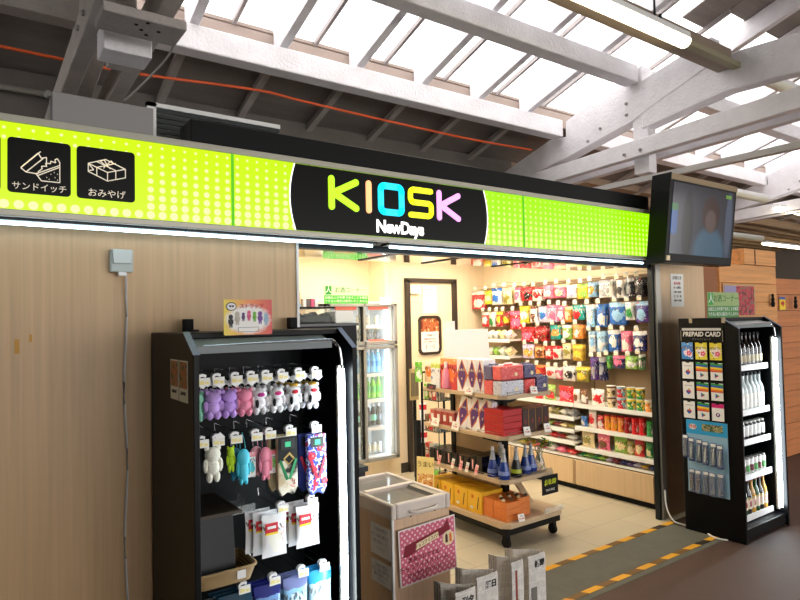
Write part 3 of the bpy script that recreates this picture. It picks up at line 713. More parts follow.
for x, y in ((.04, .04), (.63, .04), (.04, .4), (.63, .4)): B().tube([(x, y, 0), (x, y, .025)], .018, 8).build('foot', M['dark'], ps_)
for x in (-.003,):
    for y in (.10, .34): B().box(x-.004, y-.012, 1.535, x+.004, y+.012, 1.575).build('clip', M['steel'], ps_)

# --- charm hooks
HK = hook_proto(.25, 'hook with price tag at the left end of the plush charm row')
HK.location = (.719, 2.27, 1.385)
rows = {1: [.773, .843, .906, .966, 1.033, 1.107, 1.182], 2: [.712, .771, .84, .921, .977, 1.064, 1.178]}
for r, xs in rows.items():
    for i, x in enumerate(xs):
        dup(HK, (x, 2.27, {1: 1.385, 2: 1.16}[r]), 0, 'white tagged hook of the %s charm row, %s from the left' % (('upper', 'lower')[r-1], ORD[i+(2 if r == 1 else 1)]), group='hooks in the left display stand')
HK['group'] = 'hooks in the left display stand'
for x, z, w in ((1.025, .865, 'left'), (1.155, .868, 'right')): dup(HK, (x, 2.27, z), 0, 'hook with price tag over the %s stack of white mask packets' % w, group='hooks in the left display stand')
for x, w in ((.864, 'teal'), (.987, 'navy'), (1.109, 'pale blue'), (1.205, 'sky blue')): dup(HK, (x, 2.27, .595), 0, 'hook with price tag over the %s towel packets at the stand bottom' % w, group='hooks in the left display stand')

def plush(label, main, patch=None, crown=None, small=False):
    t = thing('plush_charm', label, 'plush toy')
    mm_ = mat('plush_%d_%d_%d' % main, main, .95, bump=.6, bscale=400)
    b = B(); b.ball((0, 0, -.028), .026, .021, .024, 12, 8); b.ball((0, 0, -.066), .022, .017, .028, 12, 8)
    for s in (-1, 1):
        b.ball((s*.024, -.002, -.06), .009, .009, .022, 8, 6); b.ball((s*.012, -.004, -.095), .011, .011, .018, 8, 6)
        b.ball((s*.019, 0, -.008), .008, .006, .010, 8, 6)
    b.build('body', mm_, t, smooth=True)
    if patch:
        b = B(); b.ball((0, -.018, -.03), .013, .006, .009, 10, 6); b.build('face_patch', mat('patch_%d' % patch[0], patch, .9), t, smooth=True)
        b = B(); b.ball((-.012, -.014, -.066), .006, .006, .018, 8, 6); b.build('dark_mark', M['blackm'], t, smooth=True)
    if crown:
        b = B(); b.lathe([(.014, -.008), (.018, -.002), (.012, .004)], 10); b.build('crown', mat('crown_gold', (200, 160, 50), .5, .4), t)
    B().tube([(0, 0, 0), (0, .004, .02), (0, .0, .03)], .0012, 5).build('strap', M['white'], t)
    b = B(); b.quadpts([(.004, -.01, .022), (.02, -.012, .008), (.038, -.01, .024), (.022, -.008, .04)]); b.quadpts([(.022, -.0078, .04), (.038, -.0098, .024), (.02, -.0118, .008), (.004, -.0098, .022)]); b.build('paper_tag', M['white'], t)
    return t
R1 = [(.756, (206, 168, 240), None, 0, 'lilac plush charm'), (.816, (196, 156, 236), None, 0, 'deeper lilac plush charm'), (.878, (250, 150, 178), None, 0, 'rose pink plush charm'),
      (.937, (244, 242, 246), (196, 60, 150), 0, 'white plush charm with magenta face patch'), (1.008, (245, 244, 246), (214, 60, 130), 0, 'white plush charm with bright pink face patch'),
      (1.081, (236, 236, 240), (200, 40, 50), 1, 'white plush charm with gold crown'), (1.165, (240, 240, 244), (200, 40, 50), 1, 'pale grey white plush charm with gold crown')]
for i, (x, c, p, cr, nm) in enumerate(R1):
    a = plush(nm+', '+ORD[i+1]+' along the upper row, front', c, p, cr); a.location = (x, 2.275, 1.352); a.scale = (1.2, 1.1, .95)
    a['group'] = 'plush charms in the left stand'
    for k in (1, 2):
        dup(a, (x-.012*k+.004, 2.275+.042*k, 1.352), .15*(-1)**k, nm+', '+('second' if k == 1 else 'rearmost')+' on the '+ORD[i+1]+' hook', 'plush toy', 'plush charms in the left stand')
c = plush('mint plush charm cut off by the left edge of the stand', (150, 220, 190)); c.location = (.70, 2.29, 1.352); c['group'] = 'plush charms in the left stand'
a = plush('cream white plush charm, larger, at left of the lower row', (250, 248, 232)); a.location = (.752, 2.275, 1.15); a.scale = (1.15, 1.1, 1.2); a['group'] = 'plush charms in the left stand'
a = plush('slim yellow-green plush charm beside the cream white one', (200, 240, 50)); a.location = (.822, 2.28, 1.138); a.scale = (.55, .7, .88); a['group'] = 'plush charms in the left stand'
# soft pouches
def pouch(label, c1, c2, ribbon, loc, w, h, name='pouch'):
    t = thing(name, label, 'pouch', loc)
    b = B(); b.prism([(-w/2, 0), (-w/2, -h+.03), (-w*.3, -h), (-w*.04, -h+.012), (w*.04, -h+.012), (w*.3, -h), (w/2, -h+.03), (w/2, 0)][::-1], 'y', -.012, .012)
    b.build('fabric', c1, t, bevel=.004)
    B().prism([(-w*.34, -.01), (w*.34, -.01), (w*.34, -.05), (-w*.34, -.05)][::-1], 'y', -.0145, -.012).build('header_card', mat('pouch_card', (18, 28, 26), .5), t)
    B().box(-.012, -.0155, -.04, .012, -.0145, -.02).build('green_mark', mat('mint', (60, 200, 140), .5), t)
    b = B()
    for s in (-1, 1): b.beam((s*w*.4, -.016, -.09), (s*.005, -.018, -h*.72), .002, .011)
    b.build('ribbon', ribbon, t)
    if c2: B().prism([(-.012, -.088), (.028, -.06), (.05-.012, -.098), (.0, -.126)][::-1] if 0 else [(-.02, -.085), (.008, -.062), (.03, -.088), (.002, -.112)], 'y', -.0142, -.012).build('motif', c2, t)
    return t
arab = photo_mat('arabesque', [(30, 60, 170), (235, 240, 250), (30, 60, 170), (214, 30, 50)], 42)
cream_p = photo_mat('cream_pouch', [(32, 36, 30), (236, 228, 208), (236, 228, 208), (210, 190, 150)], 9)
po = pouch('cream and dark pouch with green ribbon and gold diamond, lower charm row', cream_p, mat('gold_motif', (196, 164, 90), .5), mat('ribbon_green', (20, 140, 80), .6), (1.043, 2.265, 1.15), .085, .232)
pb_ = pouch('blue arabesque pouch with red ribbon beside the cream pouch', arab, None, mat('ribbon_red', (200, 30, 60), .6), (1.174, 2.265, 1.142), .085, .245)
B().prism([(-.0415, 0), (.0415, 0), (.0415, -.12), (-.01, -.09), (-.0415, -.10)][::-1], 'y', -.0125, -.0118).build('dark_top', mat('pouch_dark', (20, 22, 20), .8), po)
B().prism([(-.012, -.087), (.006, -.072), (.022, -.09), (.004, -.105)][::-1], 'y', -.0150, -.0142).build('diamond_centre', M['blackm'], po)
b = B(); b.tube([(.012, -.013, -.17), (.02, -.0135, -.165), (.018, -.013, -.178), (.03, -.0135, -.172), (.024, -.013, -.19), (.033, -.0135, -.186)], .0016, 5); b.tube([(.008, -.013, -.19), (.016, -.013, -.196), (.028, -.013, -.20)], .0014, 5); b.build('red_script', M['red'], po)
for (x, z) in ((.012, -.055), (-.02, -.085), (.03, -.19), (-.015, -.14)):
    b = B()
    for q in range(5): b.prism([(x+.009*cos(q*1.257)+.006*cos(j*pi/4), z+.009*sin(q*1.257)+.006*sin(j*pi/4)) for j in range(8)], 'y', -.0142-.0001*q, -.0118)
    b.build('red_blossom', M['red'], pb_)
navyp = mat('navy_fabric', (30, 44, 120), .8)
pouch('navy pouch hanging behind the blue arabesque pouch', navyp, None, MATS['ribbon_red'], (1.155, 2.31, 1.142), .085, .235)
pouch('tan pouch hanging behind the cream pouch', mat('tan_fabric', (170, 150, 110), .8), None, MATS['ribbon_green'], (1.02, 2.31, 1.15), .08, .22)
def charm(label, c, loc, h, card):
    t = thing('silicone_charm', label, 'charm', loc)
    m_ = mat('sil_%d_%d_%d' % c, c, .5)
    b = B(); b.ball((0, 0, -h*.28), .026, .012, h*.27, 12, 8); b.ball((0, 0, -h*.62), .021, .011, h*.33, 12, 8)
    for s in (-1, 1): b.ball((s*.022, 0, -h*.55), .007, .007, h*.22, 8, 6); b.ball((s*.01, 0, -h*.92), .008, .008, h*.1, 8, 6)
    b.build('body', m_, t, smooth=True)
    b = B(); b.tube([(-.012, 0, 0), (-.014, .0, .04), (-.004, 0, .06), (.004, 0, .03), (.008, 0, 0)], .0014, 5); b.build('loop', m_, t)
    B().box(.008, .004, -h*.85, .05, .007, -.02).build('backing_card', card, t)
    return t
charm('teal figure charm with card, centre of the lower charm row', (60, 190, 214), (.868, 2.27, 1.125), .135, pack('card_a', (235, 240, 240), (60, 190, 200), (240, 150, 160), 1))
charm('dark teal figure charm hanging behind the teal one', (30, 130, 160), (.85, 2.31, 1.125), .125, MATS['pack_card_a'])
charm('pink figure charm with card, right of the teal one', (240, 140, 165), (.957, 2.27, 1.12), .128, pack('card_b', (240, 236, 236), (120, 190, 90), (240, 120, 140), 3))
charm('light pink figure charm hanging behind the pink one', (248, 178, 190), (.935, 2.31, 1.12), .12, MATS['pack_card_b'])

def flatbag(name, cat, label, loc, w, h, m0, m1=None, th=.014, rz=0, group=None, tilt=0):
    o = bagmesh(name, [m0]).build(name, [m0], None, True); o.scale = (w, th, h); o.location = loc; o.rotation_euler = (tilt, 0, rz)
    return tag(o, label, cat, group)
PW = pack('mask_pack', (242, 242, 244), (250, 248, 236), (236, 238, 240), 1, .25, False)
def maskpack(label, loc, w=.103, h=.165, rz=0):
    t = thing('mask_packet', label, 'packet', loc, rz, 'white packets in the left stand')
    o = bagmesh('film', [PW]).build('film', [PW], t, True); o.scale = (w, .012, h)
    B().box(-w*.38, -.0085, -h*.42, w*.12, -.0065, -h*.2).build('red_label', M['red'], t)
    B().box(-w*.3, -.009, -h*.33, w*.04, -.0085, -h*.27).build('white_mark', M['white'], t)
    B().box(-w*.38, -.0085, -h*.47, w*.12, -.0065, -h*.425).build('yellow_band', M['yellow'], t)
    b = B(); b.tube([(w*.26, -.008, -h*.35), (w*.34, -.008, -h*.32), (w*.35, -.008, -h*.45), (w*.27, -.008, -h*.5), (w*.3, -.008, -h*.6), (w*.34, -.008, -h*.68)], .0014, 5).build('pink_mark', M['pink'], t)
    return t
for i, (x, y, z) in enumerate(((.99, 2.272, .855), (.965, 2.302, .862), (.945, 2.33, .866))): maskpack('white packet with red label, left stack, '+('front', 'middle', 'rear')[i], (x, y, z))
for i, (x, y, z) in enumerate(((1.135, 2.272, .86), (1.115, 2.302, .864), (1.095, 2.33, .868))): maskpack('white packet with red label, right stack, '+('front', 'middle', 'rear')[i], (x, y, z))
tp = [('teal', .83, .13, pack('tw1', (40, 110, 125), (190, 230, 236), (20, 60, 80), 2, .3, False)), ('navy', .958, .11, pack('tw2', (110, 150, 200), (225, 232, 240), (30, 40, 120), 4, .3, False)),
      ('pale blue', 1.077, .105, pack('tw3', (150, 205, 240), (220, 238, 250), (120, 130, 180), 6, .3, False)), ('sky blue', 1.186, .105, pack('tw4', (190, 225, 240), (240, 250, 255), (40, 150, 210), 8, .3, False))]
for nm, x, w, m_ in tp:
    for k in range(3):
        flatbag('towel_packet', 'packet', '%s wrapped towel packet at the bottom of the left stand, %s' % (nm, ('front', 'middle', 'rear')[k]), (x-.008*k, 2.272+.03*k, .59), w, .24, m_, th=.02, group='towel packets at the bottom of the left stand')
flatbag('towel_packet', 'packet', 'dark green towel packet at the bottom left corner of the left stand', (.72, 2.3, .585), .09, .2, pack('tw5', (30, 70, 60), (90, 160, 80), (20, 40, 50), 9), th=.02, group='towel packets at the bottom of the left stand')
# basket with black board
def wicker():
    m = bpy.data.materials.new('wicker'); m.use_nodes = True; nt = m.node_tree; b = nt.nodes['Principled BSDF']
    tc = N(nt, 'ShaderNodeTexCoord'); br = N(nt, 'ShaderNodeTexBrick'); br.inputs['Scale'].default_value = 60; br.inputs['Mortar Size'].default_value = .06
    br.inputs['Color1'].default_value = srgb(226, 196, 140); br.inputs['Color2'].default_value = srgb(200, 166, 110); br.inputs['Mortar'].default_value = srgb(110, 80, 44)
    mp = N(nt, 'ShaderNodeMapping'); mp.inputs['Rotation'].default_value = (pi/2, 0, 0); nt.links.new(tc.outputs['Object'], mp.inputs[0]); nt.links.new(mp.outputs[0], br.inputs['Vector'])
    nt.links.new(br.outputs['Color'], b.inputs['Base Color']); bp = N(nt, 'ShaderNodeBump'); bp.inputs['Strength'].default_value = .6; bp.inputs['Distance'].default_value = .003
    nt.links.new(br.outputs['Fac'], bp.inputs['Height']); nt.links.new(bp.outputs[0], b.inputs['Normal']); return m
WK = wicker()
t = thing('wicker_basket', 'light wicker basket with white tag in the left display stand', 'basket', (.79, 2.34, .635))
b = B(); o = 0
ro, ri = [], []
for z, k in ((0, .86), (.055, 1.0)):
    pr = rr(-.12*k, .12*k, -.1*k, .1*k, .03)[:-1]; ro.append([(x, y, z) for x, y in pr]); pr = rr(-.112*k, .112*k, -.092*k, .092*k, .026)[:-1]; ri.append([(x, y, z+(.006 if z == 0 else 0)) for x, y in pr])
n = len(ro[0]); b.v = ro[0]+ro[1]+ri[1]+ri[0]
for a in range(3):
    for i in range(n): b.face([a*n+i, a*n+(i+1) % n, (a+1)*n+(i+1) % n, (a+1)*n+i])
b.face(list(range(n))[::-1]); b.face(list(range(3*n, 4*n))[::-1][::-1])
b.build('weave', WK, t, smooth=True)
pr = rr(-.12, .12, -.1, .1, .03)
B().tube([(x, y, .055) for x, y in pr], .0055, 6).build('rim', WK, t, smooth=True)
B().box(.035, -.108, .02, .068, -.105, .05).build('white_tag', M['white'], t)
t = thing('black_board', 'black board standing in the wicker basket', 'board', (.765, 2.30, .65))
t.rotation_euler = (-.12, 0, 0)
B().box(-.10, 0, 0, .08, .006, .235).build('board', mat('board_black', (22, 23, 26), .55), t)
tag(B().box(.672, 2.25, .893, .85, 2.56, .9).box(.672, 2.243, .893, .85, 2.25, .905).build('wooden_shelf', mat('shelf_edge', (60, 48, 34), .5)), 'short dark shelf above the black board in the left stand', 'shelf')
t = thing('clear_tray', 'small clear plastic tray beside the black board', 'tray', (.88, 2.38, .87))
B().box(-.045, -.08, 0, .045, .1, .004).box(-.045, -.08, 0, .045, -.077, .03).box(-.045, -.08, .0, -.042, .1, .03).box(.042, -.08, 0, .045, .1, .03).build('tray', M['clear'], t)
# charm poster on top
t = thing('charm_poster', 'small yellow, white and red picture card of charms on top of the left stand', 'poster', (.867, 2.20, 1.558))
t.rotation_euler = (.0, 0, 0)
def poster_mat():
    m = bpy.data.materials.new('charm_poster_print'); m.use_nodes = True; nt = m.node_tree; b = nt.nodes['Principled BSDF']
    tc = N(nt, 'ShaderNodeTexCoord'); sp = N(nt, 'ShaderNodeSeparateXYZ'); nt.links.new(tc.outputs['Generated'], sp.inputs[0])
    x, z = sp.outputs[0], sp.outputs[2]
    r = N(nt, 'ShaderNodeValToRGB'); e = r.color_ramp.elements; e[0].color = srgb(240, 215, 40); e[1].color = srgb(220, 36, 40); q = e.new(.5); q.color = srgb(240, 140, 60)
    nt.links.new(x, r.inputs[0])
    no = N(nt, 'ShaderNodeTexNoise'); no.inputs['Scale'].default_value = 9; nt.links.new(tc.outputs['Generated'], no.inputs[0])
    dx = math_(nt, 'DIVIDE', math_(nt, 'SUBTRACT', x, .5), .5); dz = math_(nt, 'DIVIDE', math_(nt, 'SUBTRACT', z, .44), .45)
    d = math_(nt, 'ADD', math_(nt, 'ADD', math_(nt, 'MULTIPLY', dx, dx), math_(nt, 'MULTIPLY', dz, dz)), math_(nt, 'MULTIPLY', no.outputs['Fac'], .5))
    mr = N(nt, 'ShaderNodeMapRange'); mr.inputs[1].default_value = 1.25; mr.inputs[2].default_value = .8; nt.links.new(d, mr.inputs[0])
    nt.links.new(mixc(nt, mr.outputs[0], r.outputs[0], srgb(246, 244, 240)), b.inputs['Base Color']); b.inputs['Roughness'].default_value = .35; return m
wp, hp = .188, .132
B().prism(rr(-wp/2, wp/2, 0, hp, .006)[:-1], 'y', -.001, .002).build('sheet', poster_mat(), t)
b = B(); b.prism([(-.066+.02*cos(k*pi/8), .106+.016*sin(k*pi/8)) for k in range(16)], 'y', -.003, -.001); b.build('badge', M['ink'], t)
b = B(); b.prism([(-.066+.017*cos(k*pi/8), .106+.013*sin(k*pi/8)) for k in range(16)], 'y', -.004, -.003); b.build('badge_face', M['white'], t)
txt('♥♥', .008, M['ink'], t, (-.066, -.005, .106), FRONT)
txt('ストラップ', .019, M['red'], t, (.012, -.003, .106), FRONT, bold=.0004)
for i, (x, z, c, s) in enumerate(((-.068, .05, (30, 30, 30), 1.2), (-.043, .06, (200, 192, 176), 1.25), (-.02, .066, (90, 60, 120), .8), (.002, .07, (230, 90, 140), .95), (.024, .066, (120, 190, 60), .95), (.046, .062, (130, 80, 170), 1.2), (.07, .056, (170, 200, 225), 1.2))):
    b = B()
    for cx, cz, rx, rz_ in ((0, .014, .007, .008), (0, -.002, .006, .011), (-.006, 0, .002, .008), (.006, 0, .002, .008), (-.003, -.014, .002, .005), (.003, -.014, .002, .005)):
        b.prism([(x+s*(cx+rx*cos(k*pi/5)), z+s*(cz+rz_*sin(k*pi/5))) for k in range(10)], 'y', -.0025, -.001)
    b.build('printed_figure', mat('fig_%d' % i, c, .5), t)
b = B(); 
for p, q in zip(rr(-.04, .04, .012, .028, .002), rr(-.04, .04, .012, .028, .002)[1:]): b.beam((p[0], -.002, p[1]), (q[0], -.002, q[1]), .001, .0012)
b.build('caption_box', M['ink'], t)
# photo cards on the stand's left side
for i, (y, z) in enumerate(((2.39, 1.395), (2.275, 1.395))):
    t = thing('photo_card', ('lower left', 'right')[i]+' of the two photo cards taped on the black stand side', 'card', (DX-.001, y, z), -pi/2, 'photo cards on the stand side')
    B().box(-.052, -.002, -.075, .052, 0, .075).build('sheet', M['paper'], t)
    B().box(-.045, -.003, -.025, .045, -.002, .07).build('photo_print', photo_mat('cardphoto_%d' % i, [(40, 30, 20), (150, 120, 50), (200, 80, 50), (90, 110, 40)], 30), t)
    txt('おみやげ', .016, M['ink'], t, (0, -.003, -.045), FRONT)
# --- prepaid stand side, everything faces -X
rk = thing('card_header', 'PREPAID CARD header panel on the side of the black drinks stand', 'sign', (PX-.002, 2.382, 1.45), -pi/2)
B().box(-.16, -.006, -.05, .16, 0, .055).build('panel', M['blackm'], rk)
B().box(-.145, -.009, .03, .145, -.006, .048).build('white_bar', mat('bar_lit', (215, 215, 215), .4), rk)
txt('PREPAID CARD', .047, M['white'], rk, (0, -.008, .002), FRONT, bold=.0012, shear=.15, sx=.88)
txt('プリペイドカード', .018, mat('grey_ink', (120, 120, 120), .6), rk, (0, -.008, -.035), FRONT)
b = B()
for x in (-.155, .155): b.box(x-.002, -.008, -.05, x+.002, -.006, .03)
b.build('edge_line', M['steel'], rk)
cy = (2.49, 2.384, 2.278); cz = (1.33, 1.185, 1.04, .895)
kinds = [['b', 'y', 'y'], ['a', 'p', 'p'], ['a', 'p', 'p'], ['a', 'p', 'k']]
knames = {'b': 'blue gift card with pink blossom', 'y': 'yellow gift card with pink blossom', 'a': 'white gift card with small coloured fruit mark', 'p': 'rainbow topped white gift card with coloured triangle', 'k': 'magenta topped white gift card with dark disc'}
for r in range(4):
    for c in range(3):
        k = kinds[r][c]
        t = thing('gift_card', '%s, %s row, %s column' % (knames[k], ('top', 'second', 'third', 'bottom')[r], ('left', 'middle', 'right')[c]), 'gift card', (PX-.012, cy[c], cz[r]), -pi/2, 'gift cards on the prepaid rack')
        h = .062; w = .043
        B().box(-w, -.0015, -h, w, 0, h).build('card', M['white'], t)
        B().box(-.012, -.004, h-.006, .012, .01, h+.006).build('peg', M['blackm'], t)
        if k in 'by':
            B().box(-w, -.0025, -h, w, -.0015, h).build('print', pack('gc'+k, (60, 140, 220) if k == 'b' else (240, 225, 70), (250, 235, 240), (90, 160, 225) if k == 'b' else (240, 220, 50), 2 if k == 'b' else 7), t)
            b = B()
            for q in range(5): b.prism([(.014+.012*cos(q*1.257)+.008*cos(j*pi/4), -.018+.012*sin(q*1.257)+.008*sin(j*pi/4)) for j in range(8)], 'y', -.0035-.0001*q, -.0025)
            b.build('blossom', M['pink'], t)
        elif k == 'a':
            for (x, z, rr_, m_) in ((-.006, -.012, .012, 'purple'), (.006, -.012, .012, 'red'), (0, -.02, .011, 'blue'), (.001, -.002, .007, 'orange')):
                B().prism([(x+rr_*cos(j*pi/6), z+rr_*sin(j*pi/6)) for j in range(12)], 'y', -.0022-.0002*len(t.children), -.0015).build('fruit_mark', M[m_], t)
            B().prism([(.0, .006), (.008, .014), (.006, .004)], 'y', -.004, -.0015).build('leaf_mark', M['green'], t)
            B().box(-.03, -.0022, .03, .03, -.0015, .036).build('print_line', mat('pale_ink', (190, 190, 196), .6), t)
        elif k == 'p':
            for q, m_ in enumerate(('green', 'blue', 'yellow', 'orange', 'red')):
                B().prism([(-w, h-.014*q), (w, h-.014*q-.006), (w, h-.014*q-.024), (-w, h-.014*q-.016)] if q < 4 else [(-w, h-.056), (w, h-.062), (w, h-.066), (-w, h-.064)], 'y', -.0022-.0002*q, -.0015).build('colour_band', M[m_], t)
            for tri, m_ in (([(-.012, -.012), (-.012, -.046), (.002, -.029)], 'blue'), ([(-.012, -.012), (.002, -.029), (.018, -.029)], 'green'), ([(-.012, -.046), (.018, -.029), (.002, -.029)], 'red')):
                B().prism(tri, 'y', -.0024, -.0015).build('triangle_mark', M[m_], t)
        else:
            B().box(-w, -.0022, h-.03, w, -.0015, h).build('band', mat('magenta', (214, 20, 120), .5), t)
            B().prism([(.015*cos(j*pi/8), -.018+.015*sin(j*pi/8)) for j in range(16)], 'y', -.0022, -.0015).build('disc', M['purple'], t)
            B().prism([(.006*cos(j*pi/8), -.016+.008*sin(j*pi/8)) for j in range(16)], 'y', -.003, -.0022).build('note_mark', M['white'], t)
# blue hanging panel and blister packs
bp_ = thing('hanging_display', 'blue and white hanging panel below the gift cards', 'panel', (PX-.002, 2.37, .55), -pi/2)
B().box(-.15, -.006, -.26, .15, 0, .27).build('board', mat('panel_blue', (150, 190, 214), .5), bp_)
B().box(-.15, -.008, .17, .15, -.006, .27).build('header', mat('panel_head', (40, 160, 215), .5), bp_)
B().prism([(-.10+.03*cos(j*pi/8), .222+.02*sin(j*pi/8)) for j in range(16)], 'y', -.01, -.008).build('oval_mark', M['white'], bp_)
txt('特価', .03, M['red'], bp_, (-.10, -.011, .222), FRONT)
B().box(-.03, -.01, .2, .12, -.008, .25).build('printed_strip', photo_mat('strip', [(60, 90, 60), (190, 180, 120), (80, 60, 50), (200, 200, 190)], 40), bp_)
def blister(label, loc, c, dk):
    t = thing('blister_pack', label, 'blister pack', loc, -pi/2, 'blister packs on the drinks stand side')
    B().box(-.022, 0, -.17, .022, .002, 0).build('card', c, t)
    B().prism(rr(-.016, .016, -.155, -.03, .008)[:-1], 'y', -.014, 0).build('bubble', M['clear'], t)
    b = B(); b.tube([(-.005, -.006, -.145), (.0, -.008, -.09), (.004, -.006, -.04)], [.003, .006, .003], 6); b.build('pen', dk, t, smooth=True)
    B().box(-.018, -.002, -.026, .018, 0, -.006).build('name_strip', M['white'], t)
    return t
bc = mat('blister_navy', (44, 66, 118), .5); bs = mat('pen_grey', (180, 180, 176), .4); bb = mat('pen_brown', (110, 60, 44), .5)
for i in range(6):
    blister('navy blister pack with %s item, upper row, %s from the left' % ('dark' if i == 0 else 'grey', ORD[i+1]), (PX-.03-.012*(i % 2), 2.52-.052*i, .70-.006*i if i else .71), bc, M['ink'] if i == 0 else bs)
for i in range(5):
    blister('blister pack with %s item, lower row, %s from the left' % ('brown' if i < 2 else 'blue grey', ORD[i+1]), (PX-.03-.01*(i % 2), 2.478-.052*i, .465), mat('blister_pale', (104, 116, 150), .5), bb if i < 2 else mat('pen_blue', (60, 80, 150), .4))
# --- bottle prototypes
def bottle(name, label, prof, body, lab=None, cap=None, lz=(.3, .6), n=12, cat='bottle', group=None):
    t = thing(name, label, cat, group=group)
    H = prof[-1][1]
    B().lathe(prof, n).build('glass', body, t, smooth=True)
    if lab:
        r = max(p[0] for p in prof)+.0008; B().lathe([(r-.002, H*lz[0]), (r, H*lz[0]+.001), (r, H*lz[1]-.001), (r-.002, H*lz[1])], n).build('label', lab, t, smooth=True)
    if cap:
        rc = prof[-1][0]+.002; B().lathe([(rc, H-.012), (rc, H+.01), (rc*.8, H+.012)], n).build('cap', cap, t, smooth=True)
    return t
bp1 = [(.026, 0), (.030, .004), (.030, .12), (.026, .15), (.011, .19), (.010, .24)]
sakep = [(.030, 0), (.033, .004), (.033, .15), (.028, .18), (.012, .22), (.011, .285)]
petp = [(.026, 0), (.031, .005), (.030, .05), (.032, .10), (.031, .13), (.022, .17), (.012, .19), (.012, .205)]
canp = [(.022, 0), (.026, .004), (.026, .10), (.022, .106)]
gl_dk = mat('bottle_brown', (34, 22, 14), .12, coat=.3); gl_cl = mat('bottle_frost', (210, 220, 220), .15); gl_gr = mat('bottle_green', (30, 80, 40), .15)
shz = {1.21: 'top', .885: 'second', .67: 'third', .42: 'fourth', .13: 'bottom'}
SHM = mat('stand_shelf_white', (225, 230, 232), .4)
for z in shz:
    sl = B().box(.024, .09, z-.02, .60, .38, z-.004); 
    o = sl.build('drinks_shelf', SHM, ps_)
    B().box(.024, .08, z-.03, .60, .09, z+.012).build('price_rail', M['white'], o)
protos = {
  1.21: bottle('sake_bottle', 'x0 placeholder label here', [(p[0], p[1]*.98) for p in bp1], gl_dk, mat('label_beige', (200, 190, 160), .6), M['ink'], (.12, .34)),
  .885: bottle('sake_bottle', 'x1 placeholder label here', [(p[0], p[1]*.92) for p in sakep], gl_cl, mat('label_white', (245, 245, 240), .6), M['ink'], (.05, .45)),
  .67: bottle('cup_drink', 'x2 placeholder label here', [(.024, 0), (.027, .004), (.027, .115), (.022, .12)], gl_dk, M['white'], M['steel'], (.2, .85), cat='cup'),
  .42: bottle('drink_carton', 'x3 placeholder label here', canp, M['white'], mat('can_green', (90, 170, 90), .4), M['steel'], (.15, .6), cat='can'),
  .13: bottle('wine_bottle', 'x4 placeholder label here', bp1, gl_gr, pack('wine', (235, 225, 200), (150, 40, 40), (200, 180, 120), 3), mat('foil', (120, 30, 40), .4), (.15, .5)),
}
used = set()
for z, p in protos.items():
    for k in range(9):
        x = PX+.055+.062*k; nm = {1.21: 'dark bottle with white label', .885: 'frosted bottle with white label', .67: 'small dark cup with white label', .42: 'green and white can', .13: 'wine bottle with coloured label'}[z]
        mats_ = None
        if z == .13 and k % 3 == 1: mats_ = {'glass': [gl_dk]}
        if z == .13 and k % 3 == 2: mats_ = {'glass': [mat('bottle_amber', (200, 150, 60), .15)]}
        if z == .42 and k % 2: mats_ = {'label': [mat('can_maroon', (110, 30, 50), .4)]}
        dup(p, (x, PY+.13, z), .1*k, '%s, %s shelf of the drinks stand, %s from left' % (nm, shz[z], ORD[k+1]), p['category'], 'drinks on the %s shelf of the stand' % shz[z], mats_)
for p in list(protos.values()):
    for c in list(p.children): bpy.data.objects.remove(c)
    bpy.data.objects.remove(p)
# alcohol corner signs
def alc_sign(loc, w, h, label, standing=False):
    t = thing('alcohol_corner_sign', label, 'sign', loc)
    B().box(-w/2, -.003, 0, w/2, 0, h).build('sheet', mat('sign_green2', (60, 190, 40), .5) if not standing else mat('sign_green3', (70, 140, 60), .5), t)
    B().box(-w/2, -.005, h*.46, w/2, -.003, h).build('upper_band', mat('sign_pale', (205, 240, 190), .5) if not standing else mat('sign_pale2', (150, 176, 110), .5), t)
    B().box(-w*.47, -.007, h*.5, -w*.34, -.005, h*.97).build('icon_block', MATS['green_print'], t)
    txt('人', h*.4, M['white'], t, (-w*.405, -.0075, h*.74), FRONT)
    txt('お酒コーナー', h*.33, mat('sign_ink', (40, 120, 40), .6), t, (w*.08, -.0055, h*.74), FRONT)
    txt('20歳以上の年齢であることを確認', h*.17, M['white'], t, (0, -.0036, h*.33), FRONT, sx=w/h/2.62)
    txt('できない場合は販売いたしません', h*.17, M['white'], t, (0, -.0036, h*.13), FRONT, sx=w/h/2.62)
    return t
alc_sign((4.56, 2.3, 1.572), .45, .185, 'green alcohol corner sign standing on top of the black drinks stand', True)
alc_sign((2.88, 4.9, 1.765), .47, .165, 'bright green and white alcohol corner sign over the drinks fridge')
#PART3
# ------------------------------------------------------------------ shelving wall on the right of the shop
gw = thing('wall_shelving', 'long cream wall shelving unit with low cupboards along the right side of the shop', 'shelving')
BK = mat('pegboard_brown', (150, 128, 98), .7)
for y0, y1 in ((2.93, 3.735), (3.745, 4.53), (4.54, 5.24)):
    B().box(4.93, y0, .05, 4.99, y1, 1.97 if y1 < 4.6 else 1.95).build('back_panel', BK, gw)
    B().box(4.615, y0, .05, 4.93, y1, .285).build('cupboard', M['lam_cab'], gw, bevel=.003)
    B().box(4.60, y0+.01, .06, 4.615, y1-.01, .275).build('cupboard_door', M['lam_cab'], gw, bevel=.002)
B().box(4.60, 2.90, 0, 4.99, 2.925, 1.98).build('end_panel', M['blackm'], gw)
B().box(4.64, 2.93, 0, 4.93, 5.24, .05).build('kickboard', M['blackm'], gw)
SW = mat('shelf_white', (236, 232, 222), .45)
shl = [(2.93, 3.735, .79), (3.745, 4.53, .79), (4.54, 5.24, .79), (2.93, 3.735, .585), (2.93, 3.735, .40), (2.93, 5.24, .30), (3.745, 4.53, .66), (3.745, 4.53, .545), (3.745, 4.53, .435), (4.54, 5.24, .6), (4.54, 5.24, .45),
       (4.55, 4.95, 1.375), (4.55, 4.95, 1.20), (4.55, 4.95, 1.02)]
